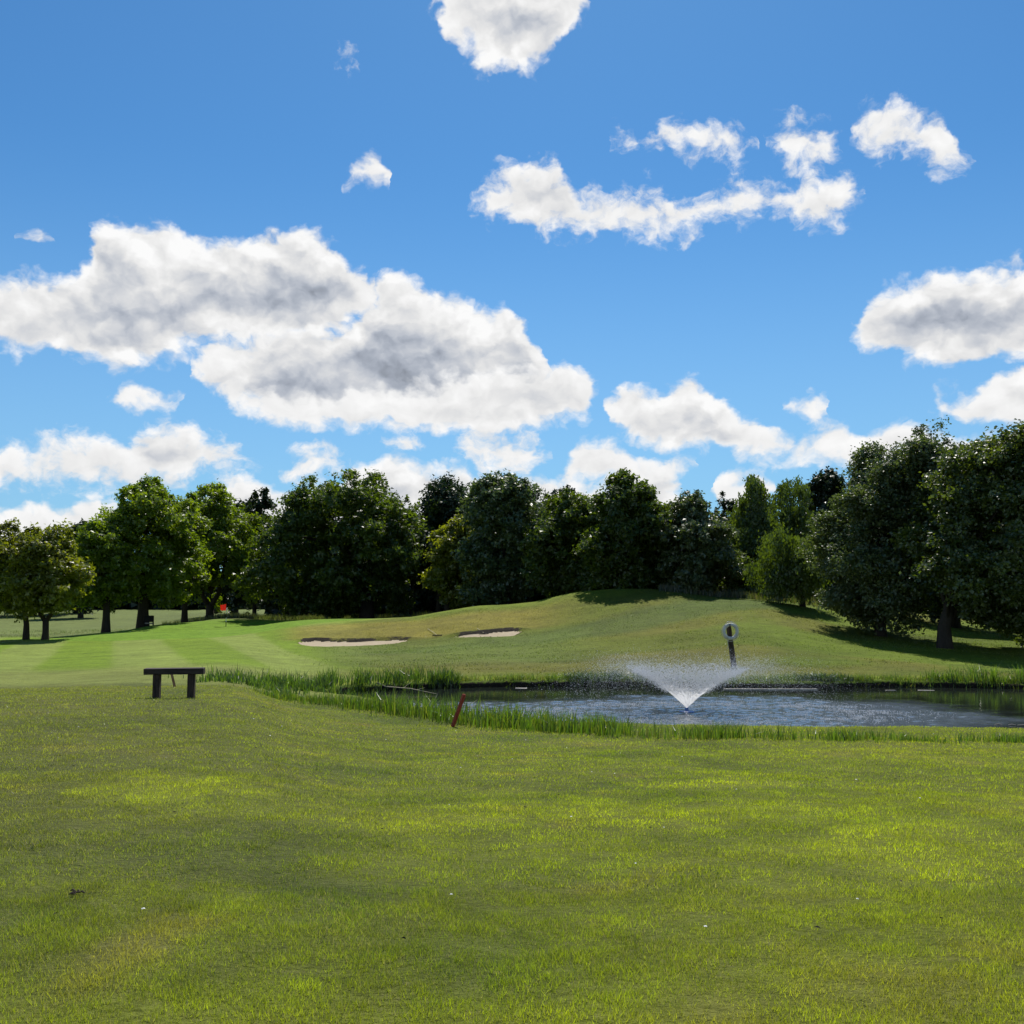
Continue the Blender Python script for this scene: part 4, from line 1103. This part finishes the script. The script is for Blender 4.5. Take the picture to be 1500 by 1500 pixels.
def box(cx, cy, cz, sx, sy, sz, bev=0.0, rough_=0.0, seed=0):
    """bevelled box (chamfered edges all round)"""
    import bmesh
    bm = bmesh.new(); bmesh.ops.create_cube(bm, size=1.0)
    for v in bm.verts: v.co = Vector((v.co.x * sx, v.co.y * sy, v.co.z * sz))
    if bev: bmesh.ops.bevel(bm, geom=list(bm.edges), offset=bev, segments=2, profile=.6, affect='EDGES')
    r = random.Random(seed)
    if rough_:
        for v in bm.verts: v.co += Vector((r.uniform(-1, 1), r.uniform(-1, 1), r.uniform(-1, 1))) * rough_
    V = np.array([(v.co.x + cx, v.co.y + cy, v.co.z + cz) for v in bm.verts])
    bmesh.ops.triangulate(bm, faces=list(bm.faces)); bm.verts.index_update()
    T = np.array([[v.index for v in f.verts] for f in bm.faces]); bm.free()
    return V, None, T


def part(name, geo, mat, parent, smooth=False):
    V, q, t = geo; return mesh_np(name, V, q, t, mat=mat, smooth=smooth, parent=parent)


# bench: a thick sleeper on two square posts
def bench():
    x, y, z = place(255, 22.0)
    t = thing('timber_bench', 'old dark timber bench, one thick sleeper on two square posts, by the reeds', 'bench', (x, y, z), math.radians(7))
    k = 22.0 / F
    W = 84 * k; Ht = 43 * k
    part('seat', box(0, 0, Ht - .065, W, .26, .13, .014, .004, 1), M_OLD, t)
    for sx in (-24.5, 24):
        part('leg', box(sx * k, 0, (Ht - .13) / 2 - .15, 9.6 * k, .2, Ht - .13 + .30 - .004, .012, .003, 3), M_POST, t)
bench()


def stake(name, label, px0, py0, px1, py1, Y, w, mat, dy=0.0):
    """leaning square stake from its foot pixel to its top pixel"""
    x0, Y, z0 = hit(px0, py0, 10, 60)
    y0 = Y; z0 = H1(x0, y0)
    x1 = Xpix(Y + dy, px1, .5); z1 = Zpix(Y + dy, py1)
    t = thing(name, label, 'stake', (x0, y0, z0))
    V, q, tr_ = tube([np.array([0, 0, 0]) - (np.array([x1 - x0, dy, z1 - z0]) * .25), (0, 0, 0), np.array([x1 - x0, dy, z1 - z0]) * .97, np.array([x1 - x0, dy, z1 - z0])], [w, w, w, w * .75], 4)
    part('shaft', (V, q, tr_), mat, t)
stake('hazard_stake', 'leaning red hazard stake in the reeds at the near edge of the pond', 663, 1064, 680, 1017, 23.2, .046, M_REDP)
stake('wooden_stake', 'short brown stake leaning behind the bench', 256, 1006, 249, 982, 25.0, .038, M_TAN)


def life_ring():
    Y = 39.5
    x0, y0, z0 = place(1075, Y)
    x1 = Xpix(Y, 1067.5, 1.0); z1 = Zpix(Y, 915)
    t = thing('ring_post', 'leaning dark wooden post standing behind the fountain on the far bank', 'post', (x0, y0, z0))
    d = np.array([x1 - x0, 0, z1 - z0])
    part('shaft', tube([-.2 * d, 0 * d, .5 * d, d], [.115, .11, .10, .098], 8), M_POST, t)
    part('hook', tube([d * .97 + (0, -.08, 0), d * .97 + (0, -.26, 0.0), d * .97 + (0, -.27, .08)], [.02, .018, .015], 6), M_BLACK, t)
    # ring hangs in front of the post
    c = np.array([Xpix(Y - .2, 1070.3, 1.5), Y - .2, Zpix(Y - .2, 925)])
    rt = thing('life_ring', 'worn white lifebuoy with a rope hanging on the leaning post', 'lifebuoy', tuple(c), math.radians(8))
    R, r_ = .262, .064
    V, Q_ = [], []
    A, B = 36, 12
    for i in range(A):
        a = 2 * math.pi * i / A
        for j in range(B):
            b = 2 * math.pi * j / B
            rr = R + r_ * 1.0 * math.cos(b); V.append((rr * math.cos(a), r_ * .8 * math.sin(b), rr * math.sin(a)))
    for i in range(A):
        for j in range(B):
            Q_.append((i * B + j, ((i + 1) % A) * B + j, ((i + 1) % A) * B + (j + 1) % B, i * B + (j + 1) % B))
    part('ring', (np.array(V), np.array(Q_), None), M_RING, rt, True)
    for q in range(4):
        a0 = math.radians(45 + 90 * q)
        pts = [((R) * math.cos(a0) + r_ * 1.15 * math.cos(b) * math.cos(a0), r_ * .95 * math.sin(b), R * math.sin(a0) + r_ * 1.15 * math.cos(b) * math.sin(a0)) for b in np.linspace(0, 2 * math.pi, 13)]
        part('band', tube(pts, [.010] * 13, 5), M_ROPE, rt)
    pts = []
    for i in range(41):
        a = math.radians(20 + 320 * i / 40); sag = .035 * abs(math.sin(2 * (a - math.radians(45))))
        rr = R + r_ + .012 + sag; pts.append((rr * math.cos(a), -.01, rr * math.sin(a)))
    part('rope', tube(pts, [.012] * 41, 5), M_ROPE, rt)
    part('rope', tube([(-.10, -.05, .31), (-.16, -.06, .37), (-.02, -.05, .38), (.05, -.05, .33)], [.014] * 4, 5), M_ROPE, rt)
    part('rope_tail', tube([(-.10, -.02, -.30), (-.13, -.03, -.42), (-.11, -.02, -.55), (-.16, -.02, -.66)], [.012] * 4, 5), M_ROPE, rt)
life_ring()


def flag():
    x, y, z = place(331, 81.0)
    t = thing('golf_flag', 'red golf flag on a thin striped pole on the putting green', 'flag', (x, y, z))
    ht = Zpix(81, 885) - z
    for i in range(5):
        a, b = ht * i / 5, ht * (i + 1) / 5
        part('pole', tube([(0, 0, a), (0, 0, b - .003)], [.028, .028], 8), M_WHITE if i % 2 else M_BLACK, t)
    xs = np.linspace(0, 1, 9); zs = np.linspace(0, 1, 7)
    V = []; Q_ = []
    for j, v in enumerate(zs):
        for i, u in enumerate(xs):
            V.append((-.02 - u * .46, .06 * math.sin(u * 6 + v * 2) * u, ht - .50 * v - .05 * u * math.sin(3 * u) - .10 * u * (1 - 2 * v) * .5))
    for j in range(6):
        for i in range(8): Q_.append((j * 9 + i, j * 9 + i + 1, (j + 1) * 9 + i + 1, (j + 1) * 9 + i))
    V = np.array(V); Q_ = np.array(Q_)
    V2 = V + (0, .006, 0)
    part('flag_cloth', (np.concatenate([V, V2]), np.concatenate([Q_, Q_[:, ::-1] + len(V)]), None), M_FLAG, t, True)
flag()


def board():
    Y = 84.0
    x, y, z = place(218, Y); k = Y / F
    z = Zpix(Y, 917)
    zg = H1(x, y)
    t = thing('tee_board', 'dark wooden board on two posts beside the trunk of the tallest lime tree', 'sign', (x, y, zg))
    o = z - zg
    part('board', box(0, 0, o + 10.5 * k, 12 * k, .06, 9.5 * k, .01), M_BLACK, t)
    part('post', box(6.2 * k, 0, (o + 14.6 * k) / 2 - .1, 1.6 * k, .09, o + 15.4 * k + .2, .01), M_BLACK, t)
    part('post', box(-6.0 * k, 0, (o + 14 * k) / 2 - .1, 1.4 * k, .09, o + 14 * k + .2, .01), M_BLACK, t)
    part('rail', box(0, -.02, o + 3.9 * k, 11.4 * k, .06, 1.8 * k, .01), M_PALE, t)
board()


def rake(label, px0, py0, px1, py1):
    x0, y0, z0 = hit(px0, py0, 45, 75); x1, y1, z1 = hit(px1, py1, 45, 75)
    z0 = H1(x0, y0) + .06; z1 = H1(x1, y1) + .10
    t = thing('bunker_rake', label, 'rake', (x0, y0, z0))
    d = np.array([x1 - x0, y1 - y0, z1 - z0])
    part('handle', tube([(0, 0, 0), d * .5 + (0, 0, .02), d], [.016, .016, .016], 6), M_TAN2, t)
    n = unit(np.cross(d, (0, 0, 1)))
    part('head', tube([d + n * .28, d - n * .28], [.03, .03], 6), M_BLACK, t)
    for i in range(7):
        q = d + n * (.26 - .52 * i / 6); part('tooth', tube([q, q + (0, 0, -.09)], [.010, .006], 5), M_BLACK, t)
rake('pale bunker rake lying on the bank between the two bunkers', 626.5, 921.5, 640.5, 931)
rake('pale bunker rake reaching down into the right bunker', 699, 920.5, 709, 926.5)


def pale_edge():
    """low concrete slab at the far waterline right of the fountain, and pieces further right"""
    for (pa, pb, py, hh, lab) in ((1060, 1197, 1009.5, .07, 'long pale slab at the far waterline right of the fountain'), (1297, 1312, 1010.3, .045, 'small pale slab at the far waterline, left of a pair'),
                                  (1345, 1368, 1010.3, .045, 'small pale slab at the far waterline, right of a pair'), (755, 772, 1007.5, .05, 'small pale stone at the far waterline left of the fountain')):
        xa, ya = water_pt(pa, py); xb, yb = water_pt(pb, py)
        o = thing('edge_slab', lab, 'slab', ((xa + xb) / 2, (ya + yb) / 2, 0.0))
        part('slab', box(0, 0, hh / 2 - .055, xb - xa, .16, hh * .9, .012, .006, int(pa)), M_PALE, o)
    for (pa, pb, py, lab) in ((1457, 1468, 1062, 'short pale stick floating near the right edge of the pond'), (1477, 1488, 1062.5, 'pale stick floating at the right edge of the photo, middle of three'), (1490, 1515, 1063, 'longest pale stick floating at the right edge of the photo')):
        xa, ya = water_pt(pa, py); xb, yb = water_pt(pb, py)
        o = thing('floating_stick', lab, 'stick', (xa, ya, 0.01))
        part('stick', tube([(0, 0, 0), ((xb - xa) * .5, .02, .01), (xb - xa, 0, 0)], [.010, .014, .008], 6), M_PALE, o)
    xa, ya = water_pt(565, 1011); xb, yb = water_pt(640, 1017)
    o = thing('fallen_branch', 'bare fallen branch lying over the water at the left end of the pond', 'branch', (xa, ya, .12))
    d = np.array([xb - xa, yb - ya, -.11])
    part('limb', tube([(-.3, .1, .12), (0, 0, 0), d * .5 + (0, 0, .05), d], [.022, .018, .014, .006], 6), M_TAN2, o)
    for f, e in ((.35, (.25, .1, .22)), (.6, (.3, -.15, .12)), (.2, (-.1, -.1, .25))):
        part('twig', tube([d * f + (0, 0, .03), d * f + np.array(e)], [.008, .004], 5), M_TAN2, o)
pale_edge()


# small things in the near lawn
def lawn_bits():
    x, y, z = hit(110, 1313, 2, 12); z = H1(x, y)
    o = thing('dead_leaves', 'small clump of dead brown twigs on the lawn at lower left', 'twigs', (x, y, z))
    r = np.random.default_rng(4)
    for i in range(6):
        a = r.uniform(0, 6.28); l = r.uniform(.02, .055); c = r.normal(0, .02, 2)
        part('twig', tube([(c[0] - l * math.cos(a) / 2, c[1] - l * math.sin(a) / 2, .012), (c[0], c[1], .022), (c[0] + l * math.cos(a) / 2, c[1] + l * math.sin(a) / 2, .014)], [.003, .006, .003], 5), M_POST, o)
    n = 45
    x, y = wedge(n, 5, 22); z = H(x, y) + .035
    Vs, Ts = [], []
    for i in range(n):
        a = r.uniform(0, 6.28); s = r.uniform(.006, .012)
        ring = [(x[i] + s * math.cos(a + k * math.pi / 3), y[i] + s * math.sin(a + k * math.pi / 3), z[i] + (.003 if k % 2 else 0)) for k in range(6)]
        Vs.append(np.array([(x[i], y[i], z[i] + .006)] + ring)); Ts.append(np.array([(0, 1 + k, 1 + (k + 1) % 6) for k in range(6)]) + 7 * i)
    n = 260; xb, yb = wedge(n, 4, 20); zb = H(xb, yb) + .022; W_, S_ = [], []
    for i in range(n):
        a = r.uniform(0, 6.28); s = r.uniform(.008, .020); ca, sa = math.cos(a) * s, math.sin(a) * s
        W_.append(np.array([(xb[i] - ca, yb[i] - sa, zb[i]), (xb[i] - sa * .4, yb[i] + ca * .4, zb[i] + .006), (xb[i] + ca, yb[i] + sa, zb[i] + .004), (xb[i] + sa * .4, yb[i] - ca * .4, zb[i] + .010)])); S_.append(np.array([(0, 3, 2, 1)]) + 4 * i)
    mesh_np('fallen_leaves', np.concatenate(W_), np.concatenate(S_), mat=M_OLD, props={'kind': 'stuff', 'label': 'small dead brown leaves scattered in the lawn', 'category': 'leaves'})
    mesh_np('daisies', np.concatenate(Vs), None, np.concatenate(Ts), mat=M_WHITE, props={'kind': 'stuff', 'label': 'tiny white daisies scattered in the lawn', 'category': 'flowers'})
lawn_bits()


# ======================= FOUNTAIN =======================
def fountain():
    r = np.random.default_rng(12)
    t = thing('pond_fountain', 'floating fountain throwing a wide cone of white spray in the pond', 'fountain', (FX, FY, 0.0))
    # float: low blue ring body and nozzle
    V, Q_ = [], []
    prof = [(.0, -.05), (.19, -.05), (.215, .0), (.20, .02), (.12, .03), (.05, .045), (.045, .11), (.02, .115), (0.0, .115)]
    A = 28
    for i in range(A):
        a = 2 * math.pi * i / A
        for (rr, zz) in prof: V.append((rr * math.cos(a), rr * math.sin(a), zz))
    m = len(prof)
    for i in range(A):
        for j in range(m - 1): Q_.append((i * m + j, ((i + 1) % A) * m + j, ((i + 1) % A) * m + j + 1, i * m + j + 1))
    part('float', (np.array(V), np.array(Q_), None), M_BLUE, t, True)
    g0 = 9.81
    def traj(T, az, vr, vz):
        return np.stack([vr * T * np.cos(az) + .28 * T ** 2, vr * T * np.sin(az), .10 + vz * T - .5 * g0 * T * T], -1)
    VR, VZ = 4.7, 4.85
    # the sheet of water just above the nozzle, torn along its upper rim
    A = 180; J = 22
    V = []; att = []
    ph = r.uniform(0, 6.28, 6)
    for i in range(A):
        a = 2 * math.pi * i / A
        tj = .235 + .02 * math.sin(3 * a + ph[0]) + .03 * (r.uniform() ** 2)
        for j in range(J):
            s = j / (J - 1); T = tj * s
            p = traj(np.array(T), a, VR * .97, VZ * .97)
            wob = s * .030
            V.append(p + r.normal(0, 1, 3) * wob * np.array([1, 1, .6])); att.append(s)
    Q_ = [(i * J + j, ((i + 1) % A) * J + j, ((i + 1) % A) * J + j + 1, i * J + j + 1) for i in range(A) for j in range(J - 1)]
    mt, g, out = new_mat('water_sheet')
    s = attr(g, 'along'); p = g.n.new('ShaderNodeTexCoord').outputs['Object']
    n = g.noise(p, 14.0, 4.0, .7)
    holes = g.ramp(g.m('ADD', g.m('MULTIPLY', s, .85), g.m('MULTIPLY', n, .75)), .98, .62, 0.0, 1.0)
    dens = g.m('MULTIPLY', holes, .74)
    d = g.n.new('ShaderNodeBsdfDiffuse'); d.inputs[0].default_value = (.90, .90, .90, 1)
    tl = g.n.new('ShaderNodeBsdfTranslucent'); tl.inputs[0].default_value = (.90, .90, .90, 1)
    gl = g.n.new('ShaderNodeBsdfGlossy'); gl.inputs['Roughness'].default_value = .25
    m1 = g.n.new('ShaderNodeMixShader'); m1.inputs[0].default_value = .55; g.l.new(d.outputs[0], m1.inputs[1]); g.l.new(tl.outputs[0], m1.inputs[2])
    m2 = g.n.new('ShaderNodeMixShader'); m2.inputs[0].default_value = .15; g.l.new(m1.outputs[0], m2.inputs[1]); g.l.new(gl.outputs[0], m2.inputs[2])
    tr = g.n.new('ShaderNodeBsdfTransparent')
    m3 = g.n.new('ShaderNodeMixShader'); g.put(m3.inputs[0], dens); g.l.new(tr.outputs[0], m3.inputs[1]); g.l.new(m2.outputs[0], m3.inputs[2]); g.l.new(m3.outputs[0], out.inputs[0])
    mesh_np('water_sheet', np.array(V), np.array(Q_), mat=mt, attrs={'along': np.array(att)}, smooth=True, parent=t)
    # drops thrown on ballistic paths
    mt2, g, out = new_mat('water_drops')
    d = g.n.new('ShaderNodeBsdfDiffuse'); d.inputs[0].default_value = (.90, .90, .90, 1)
    tl = g.n.new('ShaderNodeBsdfTranslucent'); tl.inputs[0].default_value = (.90, .90, .90, 1)
    gl = g.n.new('ShaderNodeBsdfGlossy'); gl.inputs['Roughness'].default_value = .15
    m1 = g.n.new('ShaderNodeMixShader'); m1.inputs[0].default_value = .5; g.l.new(d.outputs[0], m1.inputs[1]); g.l.new(tl.outputs[0], m1.inputs[2])
    m2 = g.n.new('ShaderNodeMixShader'); m2.inputs[0].default_value = .10; g.l.new(m1.outputs[0], m2.inputs[1]); g.l.new(gl.outputs[0], m2.inputs[2]); g.l.new(m2.outputs[0], out.inputs[0])
    def drops(P_, s):
        n = len(P_)
        o = np.array([(1, 1, 1), (-1, -1, 1), (-1, 1, -1), (1, -1, -1)]) / 1.5
        a = r.uniform(0, 6.28, n); ca, sa = np.cos(a), np.sin(a)
        oo = np.stack([o[None, :, 0] * ca[:, None] - o[None, :, 1] * sa[:, None], o[None, :, 0] * sa[:, None] + o[None, :, 1] * ca[:, None], np.repeat(o[None, :, 2], n, 0)], -1)
        Vv = (P_[:, None] + oo * s[:, None, None]).reshape(-1, 3)
        f = np.array([(0, 1, 2), (0, 2, 3), (0, 3, 1), (1, 3, 2)])
        return Vv, None, (f[None] + 4 * np.arange(n)[:, None, None]).reshape(-1, 3)
    n = 46000
    az = r.uniform(0, 2 * math.pi, n); T = .12 + (r.uniform(0, 1, n) ** 1.25) * .95
    sp = r.normal(1, 1, n) * 0
    # breaking-up: more scatter the longer a drop has flown; fine ones are slowed by the air
    fine = r.uniform(0, 1, n)
    k = 1 - .34 * fine * sstep(.15, 1.0, T)
    az = (np.round(az / (2 * math.pi) * 40) + r.normal(0, .16, n)) / 40 * 2 * math.pi
    jets = 1 + .03 * np.sin(az * 7) + r.normal(0, .055, n)
    vz = VZ * (1 + r.normal(0, .07, n)) * (1 - .05 * fine)
    P_ = traj(T, az + r.normal(0, .02, n), VR * k * jets, vz) + r.normal(0, 1, (n, 3)) * (.02 + .10 * T)[:, None] * np.array([1, 1, .6])
    keep = P_[:, 2] > .0; keep &= (r.uniform(0, 1, n) < np.where(T > .55, .60 - .35 * (T - .55) / .5, 1))
    P_ = P_[keep]; s = (.0040 + .0065 * r.uniform(0, 1, n)[keep] ** 2) * np.where(T[keep] < .35, 1.15, .95)
    o = part('spray', drops(P_, s), mt2, t); o['kind'] = 'stuff'
    # fine mist carried out to both sides
    n = 28000; az = r.uniform(0, 6.28, n); T = r.uniform(.3, .95, n); k = r.uniform(.55, 1.25, n)
    P_ = traj(T, az, VR * k, VZ * (1 + r.normal(0, .06, n)) * .95) + r.normal(0, 1, (n, 3)) * np.array([.45, .25, .12]) + np.array([.25, 0, 0]) * (T[:, None] ** 2) * 2
    P_ = P_[P_[:, 2] > .02]
    o = part('mist', drops(P_, r.uniform(.0022, .0042, len(P_))), mt2, t); o['kind'] = 'stuff'
    # clots along the torn rim
    n = 4200; az = r.uniform(0, 6.28, n); T = r.normal(.25, .05, n).clip(.1, .34)
    P_ = traj(T, az, VR * (1 + r.normal(0, .03, n)), VZ * (1 + r.normal(0, .02, n)))
    o = part('clots', drops(P_, r.uniform(.010, .022, n)), mt2, t); o['kind'] = 'stuff'
    # splashes where the drops land
    n = 17000; az = r.uniform(0, 6.28, n); rr = r.normal(4.0, 1.0, n).clip(1.0, 7.2)
    rr = np.where(r.uniform(0, 1, n) < .7, r.normal(1, .14, n), r.uniform(.3, 1.5, n))
    P_ = np.stack([rr * np.cos(az) * 4.5 + .4, rr * np.sin(az) * 2.1 - .2, np.abs(r.normal(0, .018, n))], -1)
    s = r.uniform(.005, .014, n)
    k = vnoise(P_[:, 0] * .4, P_[:, 1] * 1.3, .5, 33, 2) > .38
    P_ = P_[k]; s = s[k]
    o = part('splashes', drops(P_, s), mt2, t); o['kind'] = 'stuff'
fountain()
